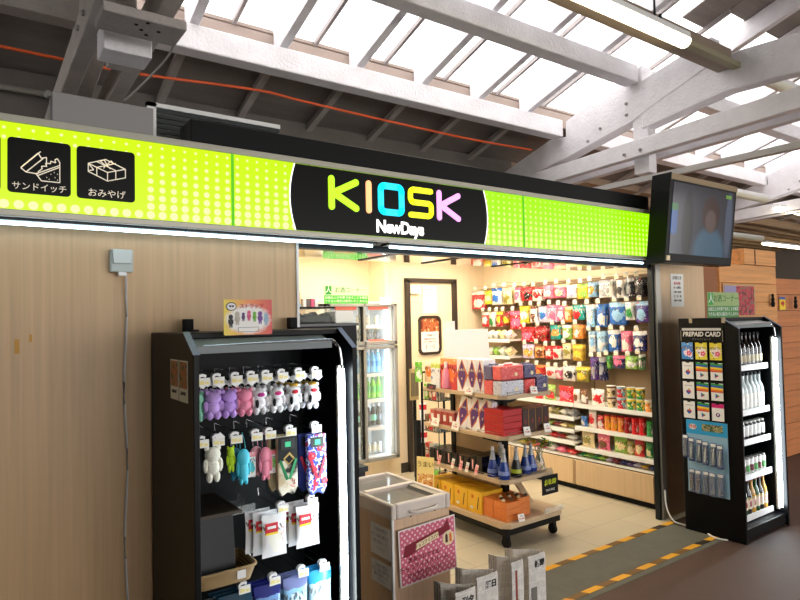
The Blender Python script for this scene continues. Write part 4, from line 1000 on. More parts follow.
for y0, y1, z in shl:
    o = B().box(4.63, y0, z-.018, 4.93, y1, z).build('shelf', SW, gw)
    B().box(4.618, y0, z-.03, 4.63, y1, z+.006).build('price_rail', M['white'], o)
B().box(4.615, 2.93, .283, 4.64, 5.24, .29).build('black_edge', M['blackm'], gw)
B().box(4.66, 2.95, 1.15, 4.93, 2.99, 1.52).build('side_board', mat('brown_board', (70, 48, 34), .6), gw)

C_ = dict(red=(214, 30, 40), white=(240, 236, 230), yellow=(245, 215, 60), cream=(240, 222, 170), blue=(40, 110, 200), lblue=(150, 200, 235), olive=(150, 140, 60), pink=(245, 110, 150), black=(24, 24, 26),
          lav=(205, 195, 225), teal=(20, 160, 150), green=(50, 150, 70), lgreen=(150, 200, 80), orange=(240, 150, 60), brown=(120, 70, 40), navy=(40, 44, 110), grey=(170, 172, 176), dgrey=(70, 70, 74), gold=(210, 170, 60), dred=(150, 20, 30), purple=(90, 60, 150))
nm_ = dict(lblue='light blue', lav='lavender', lgreen='light green', dgrey='dark grey', dred='dark red')
cn = lambda k: nm_.get(k, k)
rows = [
 ('top', [(5.18,1.91,.2,.2,'red','white'),(5.01,1.91,.11,.15,'yellow','cream'),(4.87,1.93,.15,.18,'white','blue'),(4.71,1.93,.15,.18,'cream','olive'),(4.56,1.92,.09,.16,'white','pink'),(4.43,1.92,.15,.14,'red','black'),(4.29,1.91,.13,.14,'white','red'),
   (4.14,1.92,.14,.13,'pink','white'),(3.99,1.92,.14,.13,'pink','cream'),(3.85,1.91,.12,.13,'white','lav'),(3.72,1.91,.12,.14,'yellow','lgreen'),(3.61,1.92,.09,.14,'lblue','gold'),(3.46,1.93,.16,.16,'white','grey'),(3.31,1.92,.08,.16,'white','dgrey'),(3.22,1.93,.07,.17,'dgrey','grey'),(3.12,1.93,.1,.17,'black','dgrey')]),
 ('second', [(5.06,1.67,.11,.16,'red','white'),(4.95,1.67,.1,.16,'white','green'),(4.84,1.67,.09,.16,'red','yellow'),(4.74,1.67,.08,.15,'dred','yellow'),(4.6,1.67,.16,.19,'red','pink'),(4.47,1.72,.12,.18,'yellow','white'),(4.34,1.72,.1,.17,'white','brown'),(4.22,1.71,.11,.16,'lav','blue'),
   (4.1,1.72,.12,.17,'lav','pink'),(3.99,1.71,.09,.15,'pink','white'),(3.9,1.7,.08,.15,'orange','cream'),(3.78,1.71,.14,.14,'teal','red'),(3.64,1.71,.1,.21,'lblue','white'),(3.52,1.71,.1,.21,'blue','white'),(3.35,1.72,.16,.2,'blue','lblue'),(3.22,1.72,.09,.16,'white','green'),(3.1,1.72,.12,.18,'purple','lblue')]),
 ('third', [(4.43,1.5,.17,.15,'red','pink'),(4.25,1.51,.15,.15,'red','dred'),(4.06,1.52,.14,.14,'teal','orange'),(3.92,1.52,.11,.14,'lgreen','white'),(3.79,1.52,.12,.13,'orange','white'),(3.63,1.46,.08,.19,'white','lblue'),(3.53,1.46,.1,.19,'lblue','white'),(3.4,1.47,.11,.19,'blue','white'),(3.27,1.46,.1,.18,'pink','white'),(3.14,1.46,.13,.17,'navy','white')]),
 ('fourth', [(4.43,1.32,.16,.14,'lav','gold'),(4.28,1.33,.13,.14,'orange','brown'),(4.15,1.31,.1,.13,'red','white'),(4.05,1.31,.1,.13,'white','red'),(3.93,1.34,.1,.15,'cream','olive'),(3.8,1.33,.12,.15,'gold','yellow'),(3.62,1.22,.07,.21,'purple','grey'),(3.53,1.22,.07,.21,'navy','grey'),(3.45,1.24,.05,.12,'green','lgreen'),(3.35,1.24,.12,.11,'navy','pink'),(3.23,1.24,.12,.11,'lgreen','white'),(3.13,1.26,.04,.13,'green','white')]),
 ('fifth', [(4.4,1.11,.08,.08,'dred','red'),(4.28,1.11,.1,.1,'red','orange'),(4.14,1.1,.12,.11,'white','red'),(4.03,1.1,.07,.11,'pink','white'),(3.91,1.12,.14,.14,'white','black'),(3.75,1.12,.15,.14,'olive','yellow')]),
]
WH = hook_proto(.17, 'wall hook placeholder label here')
seed = 0
for rn, items in rows:
    for i, (y, z, w, h, a, b_) in enumerate(items):
        seed += 1
        m_ = pack('w%d' % seed, C_[a], C_[b_], C_[b_] if seed % 2 else C_[a], seed*1.3)
        lab = '%s and %s packet on the shop wall, %s row, %s from the left' % (cn(a), cn(b_), rn, ORD[i+1])
        rz = -pi/2+random.uniform(-.08, .08)
        o = flatbag('snack_packet', 'packet', lab, (4.775, y, z), w, h, m_, th=.045, rz=rz, group='packets hanging in the %s row of the shop wall' % rn)
        for k in (1,):
            c = o.copy(); COL.objects.link(c); c.location = (4.775+.055*k, y+.008, z+.003)
            tag(c, 'second '+lab.replace(' packet on the shop wall,', ' packet behind the first,').replace('row, ', 'row, '), 'packet', o['group'])
        dup(WH, (4.735, y+random.uniform(-.01, .01), z+.022), -pi/2, 'hook and price tag of the %s row, %s from the left on the shop wall' % (rn, ORD[i+1]), 'hook', 'hooks on the shop wall')
for c in list(WH.children): bpy.data.objects.remove(c)
bpy.data.objects.remove(WH)
# standing goods on shelves
def carton(name, cat, label, x, y, z, w, d, h, m_, rz=0, group=None, tilt=0, bevel=.002):
    o = B().box(-w/2, -d/2, 0, w/2, d/2, h).build(name, m_, None, bevel=bevel); o.location = (x, y, z); o.rotation_euler = (tilt, 0, rz)
    return tag(o, label, cat, group)
def standbag(label, y, z, w, h, a, b_, x=4.69, th=.05, group=None, name='snack_bag'):
    global seed; seed += 1
    m_ = pack('w%d' % seed, C_[a], C_[b_], C_[a], seed*1.7)
    o = bagmesh(name, [m_]).build(name, [m_], None, True); o.scale = (w, th, h); o.location = (x, y, z+h); o.rotation_euler = (0, 0, -pi/2+random.uniform(-.1, .1))
    return tag(o, label, 'snack bag', group)
tops = [(4.08,.15,.15,'lgreen','red'),(3.88,.19,.15,'red','pink'),(3.76,.08,.13,'white','brown'),(3.67,.08,.13,'brown','white'),(3.52,.14,.15,'white','red'),(4.22,.1,.14,'red','orange'),(4.36,.12,.14,'white','green')]
for i, (y, w, h, a, b_) in enumerate(sorted(tops, key=lambda q: -q[0])):
    standbag('%s and %s bag standing on the long white shelf, %s from the left' % (cn(a), cn(b_), ORD[i+1]), y, .79, w, h, a, b_, group='bags on the long white shelf')
def cup(label, y, z, a, b_, r=.038, h=.095, x=4.69, group=None):
    t = thing('noodle_cup', label, 'cup', (x, y, z), 0, group)
    B().lathe([(r*.78, 0), (r*.8, .004), (r, h-.004)], 16).build('cup_body', pack('cup_%s_%s' % (a, b_), C_[a], C_[b_], C_[b_], 4), t, smooth=True)
    B().lathe([(r*1.05, h-.004), (r*1.05, h)], 16).build('lid', M['whitem'], t)
for k, (y, a, b_) in enumerate(((3.38, 'cream', 'brown'), (3.28, 'red', 'lblue'), (3.18, 'green', 'yellow'), (3.09, 'green', 'yellow'))):
    for l in (0, 1): cup('%s and %s noodle cup, %s of the %s stack on the long shelf' % (cn(a), cn(b_), ('bottom', 'top')[l], ORD[k+1]), y, .79+.097*l, a, b_, group='noodle cups on the long shelf')
cup('single orange noodle cup at the right end of the long shelf', 3.01, .79, 'orange', 'cream')
mid = [(3.68,.07,.09,'blue','white','b'),(3.585,.09,.16,'white','red','b'),(3.50,.07,.12,'red','white','b'),(3.425,.028,.13,'orange','yellow','c'),(3.36,.028,.13,'orange','yellow','c'),(3.29,.028,.13,'orange','red','c'),(3.22,.03,.13,'dred','white','c'),(3.15,.03,.13,'red','white','c'),(3.08,.03,.14,'red','brown','c'),(3.01,.026,.12,'green','white','c')]
for i, (y, w, h, a, b_, k) in enumerate(mid):
    if k == 'b': standbag('%s and %s bag on the middle right shelf, %s from the left' % (cn(a), cn(b_), ORD[i+1]), y, .585, w, h, a, b_, group='goods on the middle right shelf')
    else:
        t = thing('snack_tube', '%s tube with %s print on the middle right shelf, %s from the left' % (cn(a), cn(b_), ORD[i+1]), 'tube', (4.69, y, .585), 0, 'goods on the middle right shelf')
        B().lathe([(w, 0), (w, h)], 16).build('tube_body', pack('tube_%s_%s' % (a, b_), C_[a], C_[b_], C_[a], 2), t, smooth=True)
        B().lathe([(w*1.04, h-.008), (w*1.04, h+.004)], 16).build('lid', M['red'] if a != 'green' else M['green'], t, smooth=True)
low = [(3.64,.15,.14,'cream','olive'),(3.47,.13,.145,'pink','brown'),(3.30,.14,.14,'lgreen','cream'),(3.20,.08,.12,'olive','cream'),(3.115,.09,.145,'red','cream'),(3.02,.07,.13,'green','cream')]
for i, (y, w, h, a, b_) in enumerate(low):
    standbag('%s and %s bag on the lower right shelf, %s from the left' % (cn(a), cn(b_), ORD[i+1]), y, .40, w, h, a, b_, group='bags on the lower right shelf')
def flats(y0, y1, n, z, cols, where, h=.035, x=4.70):
    for i in range(n):
        global seed; seed += 1
        a, b_ = cols[i % len(cols)]; w = (y1-y0)/n*.92; y = y1-(i+.5)*(y1-y0)/n
        m_ = pack('f%d' % seed, C_[a], C_[b_], C_[a], seed)
        o = bagmesh('sweet_packet', [m_], 5, 5).build('sweet_packet', [m_], None, True); o.scale = (w, h*1.5, .12); o.rotation_euler = (-pi/2-.12, 0, -pi/2); o.location = (x-.045, y, z+h*.55)
        o.rotation_euler = (pi/2-.1, 0, -pi/2); o.location = (x-.05, y, z+h*.75)
        tag(o, '%s and %s packet, %s, %s from left' % (cn(a), cn(b_), where, ORD[i+1]), 'packet', 'packets lying on the '+where)
flats(3.45, 3.73, 4, .30, [('green', 'yellow'), ('lgreen', 'yellow')], 'bottom shelf, right half')
flats(2.95, 3.44, 7, .30, [('lav', 'pink'), ('dred', 'pink'), ('navy', 'lav'), ('purple', 'lav'), ('lav', 'navy'), ('gold', 'navy'), ('navy', 'white')], 'bottom shelf near the doorpost')
flats(3.76, 4.5, 6, .30, [('olive', 'lgreen'), ('orange', 'pink'), ('pink', 'white'), ('white', 'lav'), ('pink', 'white'), ('red', 'cream')], 'bottom shelf, left half', .045)
flats(3.77, 4.3, 6, .66, [('red', 'pink'), ('white', 'red'), ('cream', 'white'), ('olive', 'cream'), ('white', 'grey'), ('grey', 'white')], 'uppermost narrow shelf', .05)
flats(3.77, 4.3, 6, .545, [('red', 'green'), ('green', 'white'), ('lgreen', 'cream'), ('dred', 'white'), ('cream', 'red'), ('olive', 'white')], 'middle narrow shelf', .035)
flats(3.77, 4.3, 5, .435, [('grey', 'dgrey'), ('white', 'grey'), ('red', 'white'), ('dred', 'cream'), ('white', 'brown')], 'lowest narrow shelf', .04)
flats(4.57, 4.93, 4, 1.375, [('white', 'cream'), ('white', 'lgreen'), ('cream', 'white'), ('white', 'cream')], 'short upper shelf beside the white board', .07)
flats(4.57, 4.93, 4, 1.20, [('white', 'lgreen'), ('lgreen', 'white'), ('white', 'green'), ('cream', 'white')], 'short lower shelf beside the white board', .07)
# ------------------------------------------------------------------ door in the back wall
d = B(); DK = mat('door_frame_dark', (52, 40, 32), .5)
Y0 = 5.30
struct(B().box(3.83, Y0-.05, 0, 3.875, Y0+.0, 2.03).box(3.83, Y0-.05, 2.005, 4.53, Y0, 2.05).box(4.47, Y0-.05, 0, 4.53, Y0, 2.03).build('door_1', DK, bevel=.002))
dd = B().box(3.875, Y0-.02, .01, 4.47, Y0-.002, 2.005).build('door_2', mat('door_leaf', (240, 222, 186), .55)); struct(dd)
b = B(); P0 = rr(4.0, 4.285, 1.235, 1.63, .05)
for p, q in zip(P0, P0[1:]): b.beam((p[0], Y0-.03, p[1]), (q[0], Y0-.03, q[1]), .02, .03)
struct(b.build('window_1', DK))
B_ = B().prism(rr(4.0, 4.285, 1.235, 1.63, .05)[:-1], 'y', Y0-.026, Y0-.02).build('window_pane', photo_mat('stockroom_view', [(120, 30, 20), (200, 120, 60), (150, 50, 30), (230, 190, 140)], 18)); B_.parent = dd
n_ = notice('window_notice', 4.142, 1.36, .24, .22, Y0-.03, 'white notice taped over the lower half of the door window', [(.07, .025, 'お客様へ', M['ink']), (.03, .02, '関係者以外の方の', M['red']), (0, .02, '立入をご遠慮ください', M['red']), (-.05, .05, '[-・-]', M['ink'])])
notice('door_notice', 4.155, 1.82, .19, .30, Y0-.024, 'tall white notice on the stockroom door above its window', [(.11, .022, '定休日のお知らせ', mat('faint_green', (120, 170, 130), .6)), (-.03, .02, '月・火・水・木・金', MATS['pale_ink'])])
notice('door_label', 3.94, 1.93, .13, .09, Y0-.055, 'small white label hung at the top left corner of the door frame', [(0, .025, '倉庫', MATS['pale_ink'])])
tag(B().box(4.37, Y0-.026, 1.35, 4.40, Y0-.02, 1.55).build('yellow_notice', M['yellow']), 'narrow yellow strip on the stockroom door beside the white board', 'notice')
struct(B().box(3.64, 5.285, 1.98, 3.66, 5.30, 2.32).build('trim_9', M['lam_in']))
# ------------------------------------------------------------------ drinks fridge
fr = thing('drinks_fridge', 'built-in grey framed drinks fridge with glass sliding doors', 'fridge', (0, 0, 0))
FG = mat('fridge_grey', (150, 150, 148), .4, .1); FW = mat('fridge_white', (235, 240, 242), .4)
def fbox(z0, z1):
    b = B(); X0, X1, Y1, Y2 = 2.86, 3.575, 5.28, 5.59
    b.box(X0, Y2-.02, z0, X1, Y2, z1).box(X0, Y1, z0, X0+.02, Y2, z1).box(X0, Y1, z0, X1, Y2, z0+.03).box(X0, Y1, z1-.03, X1, Y2, z1); return b
struct(B().box(2.6, 5.27, 1.775, 3.72, 5.6, 1.80).box(2.2, 5.27, 0, 3.72, 5.6, .20).build('wall_fridge_surround', M['lam_in']))
FB = 5.58
b = B().box(2.80, FB, .2, 3.575, FB+.015, 1.775).box(2.80, 5.22, .2, 2.82, FB, 1.775).box(3.56, 5.22, .2, 3.575, FB, 1.775).box(2.80, 5.22, .2, 3.575, FB, .23).box(2.80, 5.22, 1.75, 3.575, FB, 1.775).box(2.80, 5.24, 1.335, 3.575, FB, 1.365)
b.build('cabinet', FW, fr)
for (z0, z1) in ((1.36, 1.775), (.2, 1.345)):
    b = B().box(2.82, 5.17, z1-.03, 3.64, 5.22, z1).box(2.82, 5.17, z0, 3.64, 5.22, z0+.035).box(2.82, 5.17, z0, 2.86, 5.22, z1).box(3.60, 5.17, z0, 3.64, 5.22, z1).box(3.235, 5.17, z0, 3.26, 5.22, z1)
    b.build('door_frame', FG, fr, bevel=.003)
    B().box(3.21, 5.19, z0, 3.235, 5.235, z1).build('meeting_rail', M['blackm'], fr)
    B().box(2.86, 5.195, z0+.03, 3.235, 5.2, z1-.03).build('glass_door', M['glass'], fr)
    B().box(3.26, 5.195, z0+.03, 3.60, 5.2, z1-.03).build('glass_door', M['glass'], fr)
B().box(3.575, 5.22, .2, 3.64, 5.3, 1.775).build('side_wall', FW, fr)
B().tube([(3.54, 5.24, .27), (3.54, 5.24, 1.3)], .012, 8).build('inner_lamp', M['fridgelamp'], fr)
B().tube([(3.54, 5.24, 1.4), (3.54, 5.24, 1.72)], .012, 8).build('inner_lamp', M['fridgelamp'], fr)
fs = {1.56: 'top', 1.40: 'lower top', 1.07: 'upper middle', .81: 'middle', .53: 'lower middle', .25: 'bottom'}
for z in (1.56, 1.07, .81, .53):
    o = B().box(2.82, 5.25, z-.03, 3.54, FB, z-.01).build('fridge_shelf', FW, fr); B().box(2.82, 5.235, z-.035, 3.54, 5.25, z).build('price_rail', M['white'], o)
for (x0, z) in ((2.92, 1.735), (3.30, 1.735), (3.30, 1.40)):
    B().box(x0, 5.188, z-.022, x0+.24, 5.194, z+.012).build('red_strip', mat('fridge_strip', (240, 120, 105), .5), fr)
notice('fridge_label', 3.49, 1.80, .13, .075, 5.16, 'small blank white label at the top right corner of the fridge', [])
FP = [bottle('water_bottle', 'f0 placeholder label here', [(p[0]*1.05, p[1]*1.08) for p in petp], mat('pet_blue', (120, 190, 225), .2), mat('lab_blue', (60, 140, 200), .4), M['white'], (.3, .55), n=10),
      bottle('tea_bottle', 'f1 placeholder label here', petp, mat('pet_green', (120, 190, 50), .25), mat('lab_green', (60, 160, 50), .4), mat('cap_green', (60, 140, 60), .4), (.3, .6), n=10),
      bottle('coffee_bottle', 'f2 placeholder label here', petp, mat('pet_dark', (50, 40, 36), .25), mat('lab_dark', (90, 90, 96), .4), M['white'], (.25, .55), n=10),
      bottle('small_can', 'f3 placeholder label here', canp, mat('can_silver', (190, 190, 190), .3, .5), mat('lab_cream', (225, 215, 190), .5), None, (.2, .8), n=10)]
plan = {1.56: (3, 6, .062, 'silver can'), 1.40: (2, 6, .062, 'dark bottle with orange cap'), 1.07: (0, 9, .068, 'clear blue bottle'), .81: (1, 9, .068, 'green tea bottle'), .53: (2, 9, .068, 'dark bottle'), .25: (3, 9, .068, 'small cup')}
for z, (pi_, n, dx, nm) in plan.items():
    for k in range(n):
        x = 3.50-.067*k
        if z > 1.3: x = 3.49-.066*k*1.6 if z == 1.56 else 3.49-.075*k*1.4
        if x < 2.85: continue
        sc = (1, 1, 1) if z not in (1.56, 1.40) else (1, 1, .95 if z == 1.56 else .62)
        mts = None
        if z == 1.40: mts = {'cap': [M['orange']]}
        if z == 1.07 and k % 4 == 3: mts = {'glass': [mat('pet_clear', (214, 224, 230), .2)]}
        if z == .53 and k % 3 == 1: mts = {'label': [mat('lab_mint', (110, 200, 170), .4)]}
        dup(FP[pi_], (x, 5.34, z), .3*k, '%s on the %s fridge shelf, %s from the right' % (nm, fs[z], ORD[k+1]), 'can' if pi_ == 3 else 'bottle', 'drinks on the %s fridge shelf' % fs[z], mts, sc)
for p in FP:
    for c in list(p.children): bpy.data.objects.remove(c)
    bpy.data.objects.remove(p)
# ------------------------------------------------------------------ counter with glass case, left inside the shop
ct = thing('service_counter', 'black counter cabinet just inside the left of the opening', 'counter', (0, 3.2, 0))
B().box(1.42, 0, 0, 1.95, .27, 1.575).build('cabinet', M['black'], ct, bevel=.004)
B().box(1.42, -.005, 1.575, 1.96, .27, 1.59).build('top', mat('counter_top', (30, 32, 34), .25), ct)
cs = thing('glass_case', 'clear glass case filled with black goods on the black counter', 'case', (1.69, 3.32, 1.59))
B().box(-.135, -.1, 0, .125, .1, .01).box(-.135, -.1, .09, .125, .1, .1).build('frame', M['blackm'], cs)
for y_ in (-.1, .099): B().box(-.135, y_, .01, .125, y_+.001, .09).build('pane', mat('case_pane', (230, 240, 240), .3, alpha=.06, spec=.1), cs)
b = B()
random.seed(3)
for k in range(16): b.ball((-.11+.0145*k, random.uniform(-.04, .04), .036+.010*sin(k*.9)), .022, .035, .028, 8, 5)
b.box(-.125, -.085, .01, .115, .085, .045)
b.build('black_filling', mat('filling_black', (16, 12, 10), .9, spec=.1), cs, smooth=True)
bx = thing('white_dispenser', 'pale grey box beside the glass case on the counter', 'box', (1.885, 3.32, 1.59))
B().box(-.06, -.08, 0, .065, .08, .075).build('body', mat('pale_box', (205, 205, 200), .4), bx, bevel=.005)
cb = thing('card_box', 'small beige cardboard box with two dark dots standing on the glass case', 'box', (1.585, 3.3, 1.69))
B().box(-.03, -.03, 0, .028, .03, .085).build('carton', mat('beige_card', (226, 196, 150), .7), cb, bevel=.002)
B().box(-.03, -.031, 0, .028, -.03, .02).build('blue_band', mat('pale_blue', (160, 190, 210), .5), cb)
B().box(-.008, -.032, .03, -.003, -.03, .04).box(.004, -.032, .03, .009, -.03, .04).build('dots', M['ink'], cb)
for i, c in enumerate(('whitem', 'dark', 'pink', 'whitem')):
    carton('leaflet_box', 'box', '%s slim box standing on the glass case, %s from the left' % (('white', 'grey', 'pink', 'cream')[i], ORD[i+1]), 1.64+.026*i, 3.3, 1.69, .022, .05, .05, M[c] if i != 1 else mat('slim_grey', (120, 100, 96), .6), group='slim boxes on the glass case')
rc = thing('register_counter', 'low dark counter with grey top behind the ice cream freezer', 'counter', (1.98, 3.5, 0))
B().box(-.5, 0, 0, .20, .5, .60).build('cabinet', mat('navy_black', (22, 26, 34), .4), rc, bevel=.004)
B().box(-.5, -.01, .60, .215, .5, .635).build('top', mat('counter_grey', (44, 50, 56), .3), rc)
b = B(); random.seed(5)
t = thing('paper_bag', 'crumpled white plastic bag on the low dark counter', 'bag', (2.0, 3.6, .635))
o = bagmesh('film', [M['white']]).build('film', [M['white']], t, True); o.scale = (.1, .09, .16); o.location = (0, 0, .16)
#PART4
# ------------------------------------------------------------------ ice cream freezer
FX0, FX1, FY0, FY1, FZ = 1.655, 2.02, 2.43, 3.0, .72
fz = thing('ice_cream_freezer', 'small chest freezer with glass sliding lids, wood print sides and white rim', 'freezer', (FX0, FY0, 0))
w, d = FX1-FX0, FY1-FY0
LF = M['lam_frz']
b = B().box(0.006, 0.006, .05, w-.006, .02, FZ-.075).box(0.006, d-.02, .05, w-.006, d-.006, FZ-.075).box(.006, .02, .05, .02, d-.02, FZ-.075).box(w-.02, .02, .05, w-.006, d-.02, FZ-.075).box(.01, .01, .05, w-.01, d-.01, .07)
b.build('body', LF, fz, bevel=.004)
B().box(.02, .02, 0, w-.02, d-.02, .05).build('plinth', M['blackm'], fz)
WR = mat('freezer_rim', (225, 214, 204), .35)
b = B().box(0, 0, FZ-.075, .03, d, FZ).box(w-.03, 0, FZ-.075, w, d, FZ).box(.03, 0, FZ-.075, w-.03, .035, FZ).box(.03, d-.03, FZ-.075, w-.03, d, FZ)
b.build('rim', WR, fz, bevel=.01)
B().box(.0, .0, .05, .014, .014, FZ-.07).build('corner_post', M['white'], fz, bevel=.003)
B().box(.03, d*.48, FZ-.018, w-.03, d*.54, FZ+.002).build('lid_rail', WR, fz, bevel=.004)
B().box(.03, d*.5, FZ-.012, w-.03, d-.03, FZ-.007).build('glass_lid', M['glass'], fz)
B().box(.03, .035, FZ-.022, w-.03, d*.5, FZ-.017).build('glass_lid', M['glass'], fz)
B().box(w-.07, .04, FZ-.028, w-.03, d*.5, FZ-.006).build('lid_edge', M['steel'], fz)
B().tube(smoothpts([(.10, -.004, FZ-.045), (.13, -.02, FZ-.05), (.24, -.02, FZ-.05), (.27, -.004, FZ-.045)], 4), .008, 8).build('handle', WR, fz, smooth=True)
b = B()
for x in (.11, .26): b.lathe([(.004, 0), (.004, .004)], 8, (x, -.002, FZ-.072))
b.build('screw', M['dark'], fz)
B().box(.022, .022, .3, w-.022, d-.022, .305).build('inner_floor', mat('freezer_inner', (150, 140, 134), .4), fz)
B().box(.021, .036, .3, .024, d-.03, FZ-.03).box(w-.024, .036, .3, w-.021, d-.03, FZ-.03).box(.024, d-.034, .3, w-.024, d-.03, FZ-.03).build('liner', mat('liner_grey', (232, 228, 222), .4), fz)
rc_ = [(0, 'pink and white', (240, 150, 170), (250, 240, 240)), (1, 'brown', (120, 76, 50), (210, 180, 140)), (2, 'light blue', (150, 200, 230), (250, 250, 250)), (3, 'cream', (236, 220, 180), (180, 120, 70)), (4, 'green', (120, 170, 110), (240, 240, 220)), (5, 'orange', (230, 150, 70), (250, 240, 220))]
for k, nm, a, c in rc_:
    x = FX0+.08+.1*(k % 3); y = FY0+.14+.26*(k//3)
    o = bagmesh('ice_cream_packet', [pack('ice%d' % k, a, c, a, k)], 6, 6).build('ice_cream_packet', [MATS['pack_ice%d' % k]], None, True)
    o.scale = (.09, .04, .18); o.rotation_euler = (pi/2, 0, 0); o.location = (x, y-.09, .53)
    tag(o, '%s ice cream packet lying in the chest freezer, %s half' % (nm, 'front' if k < 3 else 'back'), 'ice cream', 'ice cream packets in the freezer')
for k in range(2): carton('ice_cream_carton', 'carton', 'plain carton under the ice cream packets, %s half of the freezer' % ('front', 'back')[k], (FX0+FX1)/2, FY0+.16+.26*k, .306, .3, .24, .2, mat('carton_plain', (228, 218, 204), .7))
# pink poster
def dots_mat():
    m = bpy.data.materials.new('pink_polka_print'); m.use_nodes = True; nt = m.node_tree; b = nt.nodes['Principled BSDF']
    tc = N(nt, 'ShaderNodeTexCoord'); mp = N(nt, 'ShaderNodeMapping'); mp.inputs['Rotation'].default_value = (0, .785, 0); mp.inputs['Scale'].default_value = (45, 45, 45)
    nt.links.new(tc.outputs['Object'], mp.inputs[0]); sp = N(nt, 'ShaderNodeSeparateXYZ'); nt.links.new(mp.outputs[0], sp.inputs[0])
    f = [math_(nt, 'SUBTRACT', math_(nt, 'FRACT', sp.outputs[i]), .5) for i in (0, 2)]
    d = math_(nt, 'ADD', math_(nt, 'MULTIPLY', f[0], f[0]), math_(nt, 'MULTIPLY', f[1], f[1]))
    nt.links.new(mixc(nt, math_(nt, 'LESS_THAN', d, .06), srgb(214, 104, 132), srgb(246, 214, 218)), b.inputs['Base Color']); b.inputs['Roughness'].default_value = .4; return m
t = thing('pink_poster', 'pink polka dot poster with an ice bar taped to the front of the freezer', 'poster', (1.86, FY0-.012, .47))
t.rotation_euler = (0, R(-2), 0)
B().box(-.176, -.002, -.135, .176, 0, .135).build('sheet', mat('poster_edge', (240, 232, 228), .5), t)
B().box(-.168, -.004, -.128, .168, -.002, .128).build('polka_print', dots_mat(), t)
MR = mat('maroon_wrap', (130, 24, 44), .4)
B().prism([(-.155, .005), (-.14, .055), (.10, .095), (.125, .125), (.14, .07), (-.13, .0)][::1], 'y', -.006, -.004).build('wrapper_print', MR, t)
B().prism([(-.08, .022), (-.075, .052), (.06, .078), (.065, .05)], 'y', -.008, -.006).build('wrapper_label', M['cream'], t)
txt('チョコアイスバー', .022, MR, t, (-.008, -.0085, .05), (pi/2, R(-10), 0), sx=.9)
B().prism([(.125+.036*cos(k*pi/8), .03+.036*sin(k*pi/8)) for k in range(16)], 'y', -.006, -.004).build('round_picture', M['cream'], t)
for dx_ in (-.012, .014): B().prism([(.125+dx_-.007, .01), (.125+dx_-.007, .045), (.125+dx_, .055), (.125+dx_+.007, .045), (.125+dx_+.007, .01)], 'y', -.008, -.006).build('bar_picture', mat('choc', (70, 34, 24), .4) if dx_ < 0 else M['orange'], t)
for z, s_, k in ((-.02, '店長のおすすめ', .028), (-.055, 'チョコアイスクリーム', .03), (-.09, 'ひんやりおいしい', .026)): txt(s_, k, MR, t, (-.03, -.005, z), FRONT, bold=.0006)
txt('ぜひどうぞ', .02, MR, t, (-.06, -.005, -.115), FRONT)
for i, (y, z, h) in enumerate(((2.53, .53, .15), (2.53, .375, .11))):
    t = thing('white_notice', ('upper', 'lower')[i]+' white paper notice on the left side of the freezer', 'notice', (FX0-.001, y, z), -pi/2, 'notices on the freezer side')
    B().box(-.085, -.002, -h/2, .085, 0, h/2).build('sheet', M['whitem'], t)
    for k in range(4): txt(('ご利用の際は', 'ガラス扉を静かに', '開け閉めして', 'ください')[k], .02, MATS['pale_ink'], t, (0, -.0025, h/2-.025-.03*k*h/.15), FRONT)
# ------------------------------------------------------------------ mobile shelf unit
gd = thing('mobile_shelf', 'wood topped mobile gondola shelf on black castors in the middle of the shop', 'shelf unit', (0, 0, 0))
LS = M['lam_shelf']
def cham(x0, x1, y0, y1, c=.05): return [(x0+c, y0), (x1-c, y0), (x1, y0+c), (x1, y1), (x0, y1), (x0, y0+c)]
X0, X1, Y0_, Y1_ = 3.0, 3.54, 3.03, 3.92
B().prism(cham(X0, X1+.08, Y0_, 3.95), 'z', .155, .19).build('deck', LS, gd, bevel=.003)
B().box(X0+.03, Y0_+.03, .10, X1+.05, 3.93, .155).build('deck_frame', M['black'], gd, bevel=.003)
for z in (.485, .785, 1.065):
    for a, c_ in ((Y0_, 3.315), (3.32, Y1_)):
        poly = cham(X0, X1, a, c_) if a == Y0_ else [(X0, a), (X1, a), (X1, c_), (X0, c_)]
        o = B().prism(poly, 'z', z-.028, z).build('shelf', LS, gd, bevel=.003)
    b = B()
    b.tube([(X0+.05, Y0_+.01, z+.02), (X1-.05, Y0_+.01, z+.02)], .002, 5).tube([(X0+.01, Y0_+.05, z+.02), (X0+.01, 3.3, z+.02)], .002, 5)
    for x in (X0+.06, (X0+X1)/2, X1-.06): b.tube([(x, Y0_+.01, z), (x, Y0_+.01, z+.02)], .002, 5)
    b.build('wire_rail', M['chrome'], gd)
for x, y in ((3.27, 3.30), (3.27, 3.86)): B().box(x-.022, y-.022, .15, x+.022, y+.022, 1.06).build('post', M['black'], gd)
B().box(3.262, 3.32, .19, 3.278, 3.84, 1.04).build('spine_panel', LS, gd)
B().prism([(3.30, .45), (3.36, .45), (3.56, .19), (3.50, .19)], 'y', 3.29, 3.31).build('brace', LS, gd)
for z in (.457, .757, 1.037): B().prism([(3.06, z-.025), (3.06, z-.001), (3.5, z-.001), (3.5, z-.025), (3.34, z-.07), (3.2, z-.07)], 'y', 3.29, 3.302).build('shelf_bracket', M['black'], gd)
for i, (x, y) in enumerate(((3.08, 3.11), (3.56, 3.11), (3.08, 3.87), (3.56, 3.87))):
    c = B().box(x-.018, y-.02, .05, x+.018, y+.02, .10).build('castor', M['black'], gd)
    B().prism([(y+.035*cos(k*pi/8), .035+.035*sin(k*pi/8)) for k in range(16)], 'x', x-.012, x+.012).build('wheel', M['blackm'], c)
B().box(X0+.4, Y0_+.005, .19, X1+.06, Y0_+.01, .225).build('clear_fence', M['clear'], gd)
